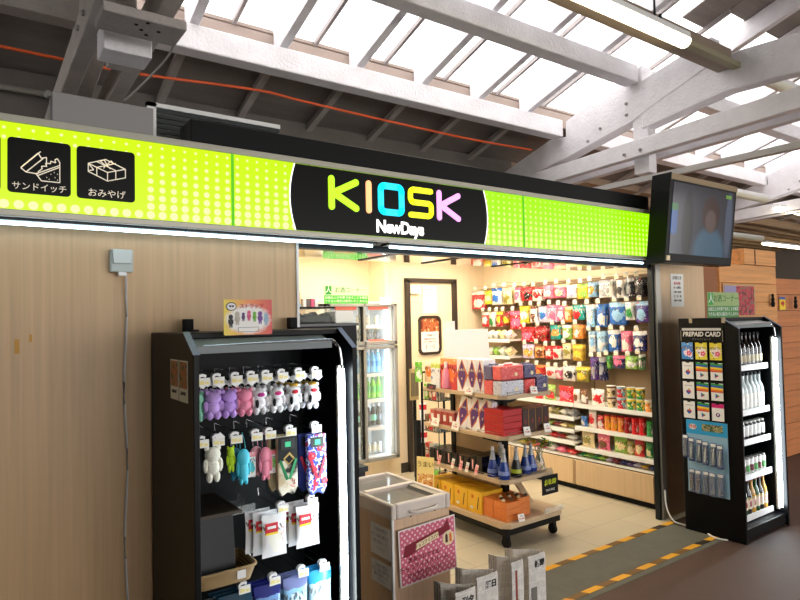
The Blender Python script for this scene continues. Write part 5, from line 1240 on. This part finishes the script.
# --- top tier
def boxy(name, cat, label, x0, x1, y0, y1, z0, z1, m_, group=None, rz=0):
    return carton(name, cat, label, (x0+x1)/2, (y0+y1)/2, z0, x1-x0, y1-y0, z1-z0, m_, rz, group)
Z1, Z2, Z3, Z4 = 1.065, .785, .485, .19
boxy('booklet_box', 'box', 'white, blue and yellow packet at the left end of the top shelf', 3.02, 3.10, 3.73, 3.84, Z1, 1.255, pack('bl1', (225, 232, 240), (60, 140, 210), (190, 210, 90), 5))
def winebox(y0, y1, label):
    t = thing('gift_box', label, 'box', (3.02, (y0+y1)/2, Z1), -pi/2)
    w = y1-y0
    B().box(-w/2, 0, 0, w/2, .1, .235).build('carton', pack('rosebox', (206, 60, 60), (240, 120, 60), (240, 150, 90), 3), t, bevel=.002)
    B().lathe([(.032, .01), (.036, .03), (.03, .12), (.014, .165), (.012, .2)], 12, (-.02, -.004, .0)).build('bottle_picture', mat('rose_pink', (244, 150, 176), .4), t, smooth=True)
    B().lathe([(.013, .165), (.013, .205), (.009, .21)], 12, (-.02, -.006, 0)).build('white_neck', M['white'], t, smooth=True)
winebox(3.53, 3.72, 'red orange gift box with a pink bottle picture on the top shelf')
WB = mat('gift_white', (236, 234, 236), .4)
def diamond_box(label, loc, w, h, d, rz=-pi/2, tilt=0):
    t = thing('diamond_gift_box', label, 'box', loc, rz, 'white gift boxes with purple diamonds')
    if tilt: t.rotation_euler = (tilt, 0, rz)
    B().box(-w/2, 0, 0, w/2, d, h).build('carton', WB, t, bevel=.002)
    k = .36*w
    B().prism([(0, .03*h), (k*1.45, h/2), (0, .985*h), (-k*1.45, h/2)], 'y', -.002, 0).build('orange_edge', mat('copper_print', (200, 110, 60), .4), t)
    B().prism([(0, .07*h), (k, h/2), (0, .93*h), (-k, h/2)], 'y', -.004, -.002).build('purple_diamond', M['purple'], t)
    txt('もみじ', h*.1, M['cream'], t, (0, -.0045, h*.66), FRONT)
    txt('ま', h*.1, M['cream'], t, (0, -.0045, h*.38), FRONT)
    B().prism([(h*.0+d*.15, h/2), (d/2, .9*h), (d*.85, h/2), (d/2, .1*h)], 'x', -w/2-.002, -w/2).build('side_diamond', M['purple'], t)
    B().prism([(d*.15, h/2), (d/2, .9*h), (d*.85, h/2), (d/2, .1*h)], 'x', w/2, w/2+.002).build('side_diamond', M['purple'], t)
    return t
for i, (ya, yb) in enumerate(((3.405, 3.525), (3.31, 3.40), (3.235, 3.305))):
    diamond_box('white box with purple diamond standing on the top shelf, %s from the left' % ORD[i+1], (3.02, (ya+yb)/2, Z1), yb-ya, .24, .12)
# patterned wraps
def wrap_mat(name, a, c):
    m = bpy.data.materials.new(name); m.use_nodes = True; nt = m.node_tree; b = nt.nodes['Principled BSDF']
    tc = N(nt, 'ShaderNodeTexCoord'); v = N(nt, 'ShaderNodeTexVoronoi'); v.feature = 'DISTANCE_TO_EDGE'; v.inputs['Scale'].default_value = 110
    nt.links.new(tc.outputs['Object'], v.inputs['Vector'])
    nt.links.new(mixc(nt, math_(nt, 'LESS_THAN', v.outputs['Distance'], .035), srgb(*a), srgb(*c)), b.inputs['Base Color']); b.inputs['Roughness'].default_value = .45; return m
WN, WRd, WWh = wrap_mat('wrap_navy', (26, 24, 84), (190, 180, 215)), wrap_mat('wrap_red', (216, 20, 32), (250, 190, 180)), wrap_mat('wrap_white', (226, 226, 232), (60, 70, 130))
def wrapped(label, x0, x1, z, m_, h=.105, y=3.045, knot=True):
    t = thing('wrapped_gift', label, 'wrapped gift', ((x0+x1)/2, y, z), 0, 'cloth wrapped gifts on the top shelf'); w = (x1-x0)/2-.002
    B().box(-w, 0, 0, w, .086, h*.93).build('parcel', m_, t, bevel=.008)
    if knot:
        b = B(); b.ball((0, .043, h*.95), .016, .016, .01, 8, 6)
        for s in (-1, 1): b.ball((s*.025, .043, h*.96), .022, .012, .009, 8, 6)
        b.build('knot', m_, t, smooth=True)
    B().lathe([(.014, 0), (.014, .002)], 12).build('seal', M['cream'], t).rotation_euler = (pi/2, 0, 0)
    t.children[-1].location = (w*.3, -.001, h*.35)
wl = [('red', 3.005, 3.12, 0, WRd, 3.135, 'left stack'), ('navy', 3.005, 3.12, 1, WN, 3.135, 'left stack'), ('white', 3.005, 3.23, 0, WWh, 3.045, 'front corner stack'), ('red', 3.005, 3.23, 1, WRd, 3.045, 'front corner stack'),
      ('red', 3.235, 3.35, 0, WRd, 3.045, 'stack right of the corner'), ('navy', 3.235, 3.355, 1, WN, 3.045, 'stack right of the corner'), ('navy', 3.36, 3.485, 0, WN, 3.045, 'far right end'),
      ('navy', 3.13, 3.30, 0, WN, 3.135, 'back row middle'), ('white', 3.13, 3.30, 1, WWh, 3.135, 'back row middle'), ('red', 3.31, 3.48, 0, WRd, 3.135, 'back row right')]
for i, (nm, x0, x1, l, m_, y, pos) in enumerate(wl):
    wrapped('%s patterned cloth wrapped gift, %s, %s layer' % (nm, pos, 'upper' if l else 'lower'), x0, x1, Z1+.105*l, m_, .105 if i != 6 else .12, y, knot=(l == 1 or i in (6, 9)))
def shelf_tag(loc, rz, label, w=.055, h=.04, m_=None):
    t = thing('price_card', label, 'price card', loc, rz, 'price cards on the mobile shelf'); t.rotation_euler = (-.25, .06, rz)
    B().box(-w/2, -.002, -h/2, w/2, 0, h/2).build('sheet', m_ or M['whitem'], t)
    txt('¥1,080', .016, M['red'], t, (0, -.0025, -.006), FRONT); txt('人気', .011, M['ink'], t, (0, -.0025, .011), FRONT)
shelf_tag((2.99, 3.36, Z1+.015), -pi/2, 'white price card on the top shelf below the diamond boxes', .08, .055)
shelf_tag((3.30, 3.02, Z1+.02), 0, 'white price card on the top shelf under the red gift', .07, .05)
shelf_tag((2.99, 3.80, Z1+.01), -pi/2, 'dark price card at the left end of the top shelf', .11, .04, mat('card_dark', (50, 30, 44), .6))
shelf_tag((2.99, 3.76, Z2+.02), -pi/2, 'white price card under the red jar boxes', .09, .06)
shelf_tag((2.99, 3.52, Z2+.02), -pi/2, 'white price card under the leaning diamond boxes', .08, .06)
shelf_tag((3.22, 3.02, Z2+.02), 0, 'price card with round mark below the red boxes', .065, .06)
shelf_tag((3.43, 3.02, Z2+.02), 0, 'price card with round mark below the brown boxes', .065, .06)
for i, (y, c) in enumerate(((3.72, 'pink'), (3.56, 'white'), (3.47, 'pink'), (3.40, 'white'), (3.30, 'pink'))):
    shelf_tag((2.99, y, Z3+.035), -pi/2, '%s upright price strip on the third shelf, %s from the left' % (c, ORD[i+1]), .03, .07, M['pink'] if 0 else (mat('pale_pink', (240, 180, 180), .6) if c == 'pink' else M['whitem']))
shelf_tag((3.14, 3.02, Z4+.03), 0, 'white and purple price card in front of the orange cartons', .06, .05)
# second tier
for i in range(4):
    t = thing('jar_box', 'red boxed jar on the second shelf, %s from the left' % ORD[i+1], 'box', (3.03, 3.84-.075*i, Z2), -pi/2, 'red jar boxes on the second shelf')
    B().box(-.034, 0, 0, .034, .07, .105).build('carton', mat('brick_red', (176, 70, 62), .4), t, bevel=.003)
    B().box(-.02, -.002, .03, .01, 0, .075).build('white_label', M['paper'], t)
    B().box(-.034, -.001, .1, .034, .07, .108).build('lid', mat('lid_pale', (200, 150, 140), .3), t)
for i, y in enumerate((3.52, 3.395, 3.30)):
    o = diamond_box('white purple diamond box leaning on the second shelf, %s from the left' % ORD[i+1], (3.035, y, Z2+.004), .115, .235, .05, -pi/2, 0)
    o.rotation_euler = (-.12, .22, -pi/2)
for l in range(4):
    o = boxy('red_confection_box', 'box', 'flat red patterned box, %s of the stack of four on the second shelf' % ('bottom', 'second', 'third', 'top')[l], 3.02, 3.205, 3.05, 3.24, Z2+.001+.045*l, Z2+.044+.045*l, wrap_mat('red_wrap%d' % l, (196, 26, 34), (130, 14, 22)), 'stack of red boxes')
DB = mat('dark_brown_box', (62, 30, 24), .4)
for i in range(4):
    t = thing('brown_confection_box', 'dark brown upright box with gold stripe on the second shelf, %s from the left' % ORD[i+1], 'box', (3.245+.07*i, 3.05, Z2), 0, 'brown boxes on the second shelf')
    B().box(-.033, 0, 0, .033, .16, .165).build('carton', DB, t, bevel=.002)
    B().box(.026, -.0015, .0, .031, 0, .165).build('gold_stripe', mat('gold_stripe', (180, 140, 70), .3, .6), t)
    B().prism([(.012*cos(k*pi/5)-.005, .08+.02*sin(k*pi/5)) for k in range(10)], 'y', -.0015, 0).build('emblem', mat('emblem_red', (120, 40, 30), .4), t)
# third tier
for i in range(9):
    t = thing('black_box', 'glossy black box on the third shelf, %s from the left' % ORD[i+1], 'box', (3.03, 3.86-.068*i, Z3), -pi/2, 'black boxes on the third shelf')
    B().box(-.032, 0, 0, .032, .2, .10+.02*(i > 6)).build('carton', mat('gloss_black', (18, 16, 22), .2), t, bevel=.003)
    if i % 2: B().box(-.006, -.0015, .02, .006, 0, .09).build('pink_strip', mat('pale_pink', (240, 180, 180), .6), t)
conep = [(.040, 0), (.043, .006), (.034, .07), (.022, .12), (.012, .165), (.010, .195)]
GB = mat('cobalt_glass', (34, 70, 170), .08, trans=.35)
pb = bottle('cone_bottle', 'cone shaped blue glass bottle, front left on the third shelf', conep, GB, None, mat('cap_silver', (205, 205, 210), .3, .5), cat='bottle', group='cone bottles on the third shelf')
B().lathe([(.0225, .119), (.0125, .164), (.0105, .19)], 12).build('clear_neck', mat('clear_neck', (190, 200, 210), .1, trans=.4), pb, smooth=True)
B().lathe([(.0365, .055), (.0372, .056), (.0405, .030), (.0398, .029)], 12).build('white_label', mat('blue_label', (120, 140, 200), .4), pb, smooth=True)
pb.location = (3.055, 3.20, Z3)
for i, (x, y, w_) in enumerate(((3.06, 3.095, 'front corner'), (3.15, 3.20, 'behind the black bottle'), (3.29, 3.11, 'right of the black bottle'), (3.37, 3.13, 'beside the flower vase'), (3.20, 3.27, 'at the back'))):
    dup(pb, (x, y, Z3), .5*i, 'cone shaped blue glass bottle on the third shelf, '+w_)
o = dup(pb, (3.17, 3.085, Z3), 0, 'cone bottle with black sleeve and yellow mark on the third shelf', group='cone bottles on the third shelf', mats={'glass': [mat('black_sleeve', (16, 18, 20), .3)], 'white_label': [mat('lime_mark', (180, 190, 40), .4)]})
vs = thing('flower_vase', 'clear glass vase with greenery at the right end of the third shelf', 'vase', (3.45, 3.12, Z3)); vs.scale = (1.25, 1.25, 1.05)
B().lathe([(.030, 0), (.034, .006), (.030, .05), (.014, .11), (.011, .15), (.014, .16)], 14).build('glass', mat('vase_glass', (225, 232, 235), .05, trans=.8), vs, smooth=True)
b = B(); random.seed(11)
for k in range(90):
    a = random.uniform(0, 6.28); e = random.uniform(.2, 1.1); l = random.uniform(.03, .085)
    p = Vector((cos(a)*cos(e)*l, sin(a)*cos(e)*l, .16+sin(e)*l*.6)); q = p+Vector((cos(a+.4), sin(a+.4), .2))*.034; s = Vector((-sin(a), cos(a), .3))*.011
    b.quadpts([p-s*.3, (p+q)/2-s, q, (p+q)/2+s]); 
b.build('leaves', mat('leaf_green', (70, 120, 40), .6), vs)
b = B()
for k in range(6): b.tube([(0, 0, .05), (.03*cos(k), .03*sin(k), .17+.02*sin(k*2))], .0015, 5)
b.build('stems', mat('stem_green', (90, 120, 60), .6), vs)
b = B()
for k in range(7): b.ball((.05*cos(k*1.1)-.01, .05*sin(k*1.1), .185+.02*sin(k*3)), .009, .009, .008, 8, 5)
b.build('yellow_blooms', mat('bloom', (220, 210, 60), .6), vs)
t = thing('black_price_sign', 'black card with yellow handwriting hung from the third shelf', 'sign', (3.44, 3.02, .395))
B().box(-.085, -.003, -.065, .085, 0, .07).build('card', M['blackm'], t)
txt('$10.00', .052, mat('neon_yellow', (214, 226, 40), .5), t, (0, -.0035, .02), FRONT, bold=.001, sx=.85, shear=.2); txt('TAX FREE', .022, M['paper'], t, (0, -.0035, -.035), FRONT)
# bottom deck
YB = pack('yellow_carton', (238, 190, 30), (245, 215, 110), (240, 200, 50), 4, .45)
k = 0
for i in range(4):
    for j in range(2):
        k += 1
        t = thing('yellow_box', 'yellow illustrated carton on the bottom deck, %s from the left, %s row' % (ORD[i+1], ('front', 'back')[j]), 'box', (3.03+.11*j, 3.84-.155*i, Z4), -pi/2, 'yellow cartons on the bottom deck')
        B().box(-.073, 0, 0, .073, .105, .155).build('carton', mat('yellow_card', (236, 184, 36), .45), t, bevel=.003)
        b = B(); b.prism([(-.02+.013*cos(q*pi/6), .115+.015*sin(q*pi/6)) for q in range(12)], 'y', -.0015, 0); b.build('orange_mark', mat('ora', (214, 110, 30), .5), t)
        B().beam((.03, -.0008, .03), (.045, -.0008, .12), .0015, .006).build('stroke', M['ink'], t)
        B().prism([(-.03+.018*cos(q*pi/6), .035+.01*sin(q*pi/6)) for q in range(12)], 'y', -.0015, 0).build('white_mark', M['paper'], t)
OC = wrap_mat('orange_card', (222, 120, 50), (238, 160, 90))
for c in range(2):
    for l in range(3):
        for r in range(2):
            x0, x1 = (3.045, 3.185) if c == 0 else (3.19, 3.325)
            boxy('orange_carton', 'box', 'flat orange carton, %s stack, %s row, %s layer' % (('left', 'right')[c], ('front', 'back')[r], ('bottom', 'middle', 'top')[l]), x0, x1, 3.07+.13*r+.04*c, 3.195+.13*r+.04*c, Z4+.001+.043*l, Z4+.043+.043*l, OC, 'orange cartons on the bottom deck')
random.seed(12)
for q in range(10):
    x = 3.07+.025*q; o = B().ball((0, 0, 0), .016, .014, .01, 8, 6).build('wrapped_sweet', (mat('sweet_cream', (230, 215, 170), .5), mat('sweet_dark', (70, 50, 40), .5))[q % 2], None, True)
    o.location = (x, 3.12+.04*(q % 3), Z4+.139); tag(o, '%s sweet lying on top of the orange cartons, %s from the left' % (('cream', 'dark')[q % 2], ORD[q+1]), 'sweet', 'sweets on the orange cartons')
t = thing('illustrated_sign', 'cream illustrated card standing beside the yellow cartons', 'sign', (2.955, 3.86, .27), -pi/2); t.rotation_euler = (-.05, 0, -1.1)
B().box(-.075, -.003, 0, .075, 0, .25).build('card', mat('cream_card', (240, 222, 150), .5), t, bevel=.001)
B().box(-.065, -.004, .01, .065, -.003, .12).build('food_picture', photo_mat('foodpic', [(190, 90, 40), (240, 200, 110), (200, 120, 60), (250, 235, 190)], 30), t)
txt('うまい', .05, mat('brown_ink', (96, 60, 24), .6), t, (0, -.0045, .19), FRONT)
B().box(-.02, 0, -.25, .02, .01, 0).box(-.07, -.03, -.27, .07, .05, -.25).build('foot', M['white'], t)
# big white board on the top
t = thing('white_board_card', 'large blank white card standing on top of the mobile shelf', 'card', (3.34, 3.75, Z1+.0)); t.rotation_euler = (R(-4), 0, 0)
B().box(-.24, -.003, 0, .25, .001, .45).build('card', mat('board_white', (250, 248, 244), .5), t, bevel=.001)
B().box(-.2, .001, 0, -.12, .08, .004).box(.1, .001, 0, .18, .08, .004).build('foot', M['white'], t)
t = thing('white_slip', 'small white slip of paper sticking up behind the blank white card', 'card', (3.22, 3.84, Z1)); B().box(-.06, 0, 0, .06, .002, .52).build('slip', M['whitem'], t)
# wire rack
wr = thing('wire_rack', 'black wire rack with small goods behind the mobile shelf', 'rack', (3.2, 3.98, 0))
b = B()
for x, y in ((0, 0), (.24, 0), (0, .22), (.24, .22)): b.tube([(x, y, 0), (x, y, 1.15 if y else .95)], .011 if y else .004, 6)
b.tube([(.24, .22, 1.15), (0, .22, 1.15)], .009, 6)
b.build('frame', M['black'], wr)
for z in (.92, .66, .42, .2):
    b = B(); b.tube([(0, 0, z+.08), (.24, 0, z+.08), (.24, .22, z+.08), (0, .22, z+.08), (0, 0, z+.08)], .003, 5)
    for k in range(9): b.tube([(.03*k, 0, z+.08), (.03*k, 0, z), (.03*k, .22, z), (.03*k, .22, z+.08)], .0018, 4); b.tube([(0, .0275*k, z+.08), (0, .0275*k, z), (.24, .0275*k, z), (.24, .0275*k, z+.08)], .0018, 4)
    b.build('wire_basket', M['blackm'], wr)
gm = [('green leaflet holder', (110, 200, 60), (240, 240, 220)), ('red and white packet', (206, 50, 50), (240, 230, 220)), ('blue grey packet', (110, 130, 150), (220, 220, 210)), ('brown packet', (120, 90, 60), (230, 210, 170)), ('striped packet', (180, 180, 170), (40, 60, 90))]
k = 0
for z in (.92, .66, .42, .2):
    for i in range(4):
        nm, a, c = gm[(k*2+i) % 5]; k += 1
        carton('rack_packet', 'packet', '%s in the black wire rack, %s basket, %s from the left' % (nm, {.92: 'top', .66: 'second', .42: 'third', .2: 'bottom'}[z], ORD[i+1]), 3.2+.045, 4.17-.055*i, z+.004, .048, .05, .13, pack('rk%d' % ((k*2+i) % 5), a, c, a, k), -pi/2, 'packets in the wire rack')
carton('leaflet', 'leaflet', 'bright green leaflet sticking up from the top of the wire rack', 3.18, 4.215, 1.07, .07, .004, .17, pack('leaf1', (110, 200, 50), (240, 240, 240), (90, 190, 40), 2), -1.2)
carton('leaflet', 'leaflet', 'orange checked leaflet beside the green one on the wire rack', 3.25, 4.16, 1.07, .08, .004, .17, pack('leaf2', (236, 200, 160), (230, 130, 60), (240, 230, 220), 3), -1.2)
t = thing('notebook_rack', 'tan hanging bundle beside the dark door frame', 'bundle', (3.78, 5.08, 1.0)); 
B().box(-.06, -.01, -.22, .04, .01, .10).build('board', mat('tan_card', (170, 150, 100), .6), t)
b = B()
for k in range(5): b.tube([(-.05+.02*k, -.014, .06), (-.05+.02*k, -.016, -.18)], .006, 6)
b.build('sticks', mat('grey_sticks', (110, 104, 88), .5), t)
B().box(-.03, -.02, -1.0, .0, .0, -.22).build('stand_pole', M['black'], t)
t = thing('white_tube_stand', 'slim white stand with red bands beside the wire rack', 'stand', (3.68, 4.82, 0))
B().tube([(0, 0, .4), (0, 0, .78)], .035, 12).build('tube', M['white'], t, smooth=True)
for z in (.45, .72): B().tube([(0, 0, z), (0, 0, z+.05)], .037, 12).build('red_band', M['red'], t, smooth=True)
B().box(-.1, -.02, .0, -.045, .02, .62).box(-.045, -.01, 0, .01, .01, .4).build('black_side', M['blackm'], t)
# ------------------------------------------------------------------ newspapers
def news_mat():
    m = bpy.data.materials.new('newsprint'); m.use_nodes = True; nt = m.node_tree; b = nt.nodes['Principled BSDF']
    tc = N(nt, 'ShaderNodeTexCoord'); br = N(nt, 'ShaderNodeTexBrick'); br.offset = 0
    for k, v in (('Scale', 1), ('Mortar Size', .0016), ('Brick Width', .045), ('Row Height', .0052), ('Mortar Smooth', .3)): br.inputs[k].default_value = v
    br.inputs['Color1'].default_value = srgb(200, 196, 190); br.inputs['Color2'].default_value = srgb(176, 172, 166); br.inputs['Mortar'].default_value = srgb(236, 232, 226)
    sp = N(nt, 'ShaderNodeSeparateXYZ'); nt.links.new(tc.outputs['Object'], sp.inputs[0]); cb_ = N(nt, 'ShaderNodeCombineXYZ')
    nt.links.new(sp.outputs[2], cb_.inputs[0]); nt.links.new(sp.outputs[0], cb_.inputs[1]); nt.links.new(cb_.outputs[0], br.inputs['Vector'])
    n = N(nt, 'ShaderNodeTexNoise'); n.inputs['Scale'].default_value = 22; nt.links.new(tc.outputs['Object'], n.inputs[0])
    c = mixc(nt, math_(nt, 'GREATER_THAN', n.outputs['Fac'], .58), br.outputs['Color'], srgb(228, 224, 216))
    nt.links.new(c, b.inputs['Base Color']); b.inputs['Roughness'].default_value = .8; return m
NM = news_mat()
nr = thing('newspaper_rack', 'black wire newspaper rack standing on the grey threshold', 'rack', (1.6, 2.0, 0))
b = B()
for x in (.02, .25, .45, .70): 
    for y in (0, .22): b.tube([(x, y, 0), (x, y, .2)], .004, 6)
for z in (.06, .2):
    for y in (0, .22): b.tube([(.02, y, z), (.70, y, z)], .004, 6)
for x in (.02, .25, .45, .70): b.tube([(x, 0, .06), (x, .22, .06)], .004, 6)
b.build('frame', M['blackm'], nr)
def newspaper(label, x, y, z0, w, h, head, rz=0, spread=.06, pages=4, red=False):
    t = thing('newspaper', label, 'newspaper', (x, y, z0), rz, 'newspapers in the rack')
    def sheetpath(k):
        o_ = .0035*k; r = .012+.002*k
        pts = [(-w, -.0-o_*.4)]
        pts += [(-w*.5, -.004-o_*.4), (-.02, -o_*.4+.0)]
        for j in range(7):
            a = -pi/2+pi*j/6; pts.append((-.012+(.014+.001*k)*cos(a), .016+(.016+.0012*k)*sin(a)))
        pts += [(-w*.45, .04+spread*.55+o_*2.5), (-w*(.92-.05*k), .05+spread+o_*7)]
        return pts
    for k in range(pages):
        P_ = sheetpath(k*1.0); b = B(); n = len(P_)
        for z in (0, h*(1-.012*k)): b.v += [(p[0], p[1], z) for p in P_]
        for i in range(n-1): b.face([i, i+1, n+i+1, n+i])
        o = b.build('page' if k else 'outer_page', NM, t, smooth=False); s_ = o.modifiers.new('Solidify', 'SOLIDIFY'); s_.thickness = .0012
    for i, ch in enumerate(head): txt(ch, .036, M['ink'], t, (-.035-.034*i, -.008, h-.045), FRONT, 'headline', bold=.0012)
    if red: B().box(-w*.75, -.0075, h*.35, -w*.6, -.0065, h*.9).build('red_column', mat('news_red', (150, 70, 50), .7), t)
    else: B().box(-w*.9, -.0075, h*.3, -w*.55, -.0065, h*.62).build('photo', mat('news_photo', (120, 116, 110), .8), t)
newspaper('pale blue newspaper folded at the left end of the rack', 1.845, 2.06, .05, .12, .37, '夕刊')
newspaper('newspaper with big black headline, second from the left in the rack', 2.02, 2.10, .05, .135, .38, '日経')
newspaper('newspaper with brown red column, third from the left in the rack', 2.19, 2.10, .05, .085, .395, '', spread=.05, red=True)
newspaper('rightmost newspaper in the rack with a large headline', 2.345, 2.10, .05, .125, .395, '聞新')
# white bit of paper near tape
# ------------------------------------------------------------------ light and camera
def area(name, loc, rot, sx, sy, e, col=(1, 1, 1)):
    l = bpy.data.lights.new(name, 'AREA'); l.shape = 'RECTANGLE'; l.size = sx; l.size_y = sy; l.energy = e; l.color = col
    o = bpy.data.objects.new(name, l); COL.objects.link(o); o.location = loc; o.rotation_euler = rot; return o
for i, (x, y) in enumerate(((1.9, 3.9), (3.1, 3.9), (4.2, 3.75), (1.9, 4.9), (3.1, 4.9), (4.2, 4.7))):
    t = thing('ceiling_light', 'flat lit ceiling panel inside the kiosk, %s %s' % (('front', 'rear')[i//3], ('left', 'middle', 'right')[i % 3]), 'light', (x, y, 2.32), 0, 'ceiling panels inside the kiosk')
    B().box(-.32, -.17, -.02, .32, .17, 0).build('frame', M['white'], t)
    B().box(-.30, -.15, -.024, .30, .15, -.02).build('diffuser', M['panel'], t)
t = thing('added_fill_line', 'unseen light line added behind the sign to brighten the shelf fronts', 'light', (2.9, 2.9, 1.997))  # hidden glow added to brighten goods facing the opening
B().box(-1.45, -.02, 0, 1.45, .03, .003).build('fitting', M['alu'], t)
B().box(-1.44, -.018, -.004, 1.44, .028, 0).build('diffuser', mat('fill_line_glow', (255, 255, 255), .4, emit=(255, 244, 224), es=25), t)
w = bpy.data.worlds.new('world'); SC.world = w; w.use_nodes = True
bg = w.node_tree.nodes['Background']; bg.inputs[0].default_value = (1, .975, .95, 1); bg.inputs[1].default_value = 3.6
cam = bpy.data.cameras.new('camera'); co = bpy.data.objects.new('camera', cam); COL.objects.link(co); SC.camera = co
cam.sensor_fit = 'HORIZONTAL'; cam.sensor_width = 36; cam.lens = 612.5*36/800; cam.clip_start = .02
yaw, pitch, roll = R(35.44), R(1.905), R(-1.19)
f = Vector((sin(yaw), cos(yaw), 0)); rt = Vector((cos(yaw), -sin(yaw), 0)); up = Vector((0, 0, 1))
f2 = f*cos(pitch)+up*sin(pitch); u2 = up*cos(pitch)-f*sin(pitch)
r3 = rt*cos(roll)+u2*sin(roll); u3 = u2*cos(roll)-rt*sin(roll)
m = Matrix((r3, u3, -f2)).transposed().to_4x4(); m.translation = (0, 0, 1.6); co.matrix_world = m
SC.view_settings.view_transform = 'Standard'; SC.view_settings.look = 'None'; SC.view_settings.gamma = 1; SC.view_settings.use_curve_mapping = False
SC.view_settings.exposure = 0.25
SC.cycles.use_denoising = True
SC.cycles.max_bounces = 8; SC.cycles.transparent_max_bounces = 16; SC.cycles.sample_clamp_indirect = 6
SC.cycles.caustics_reflective = False; SC.cycles.caustics_refractive = False
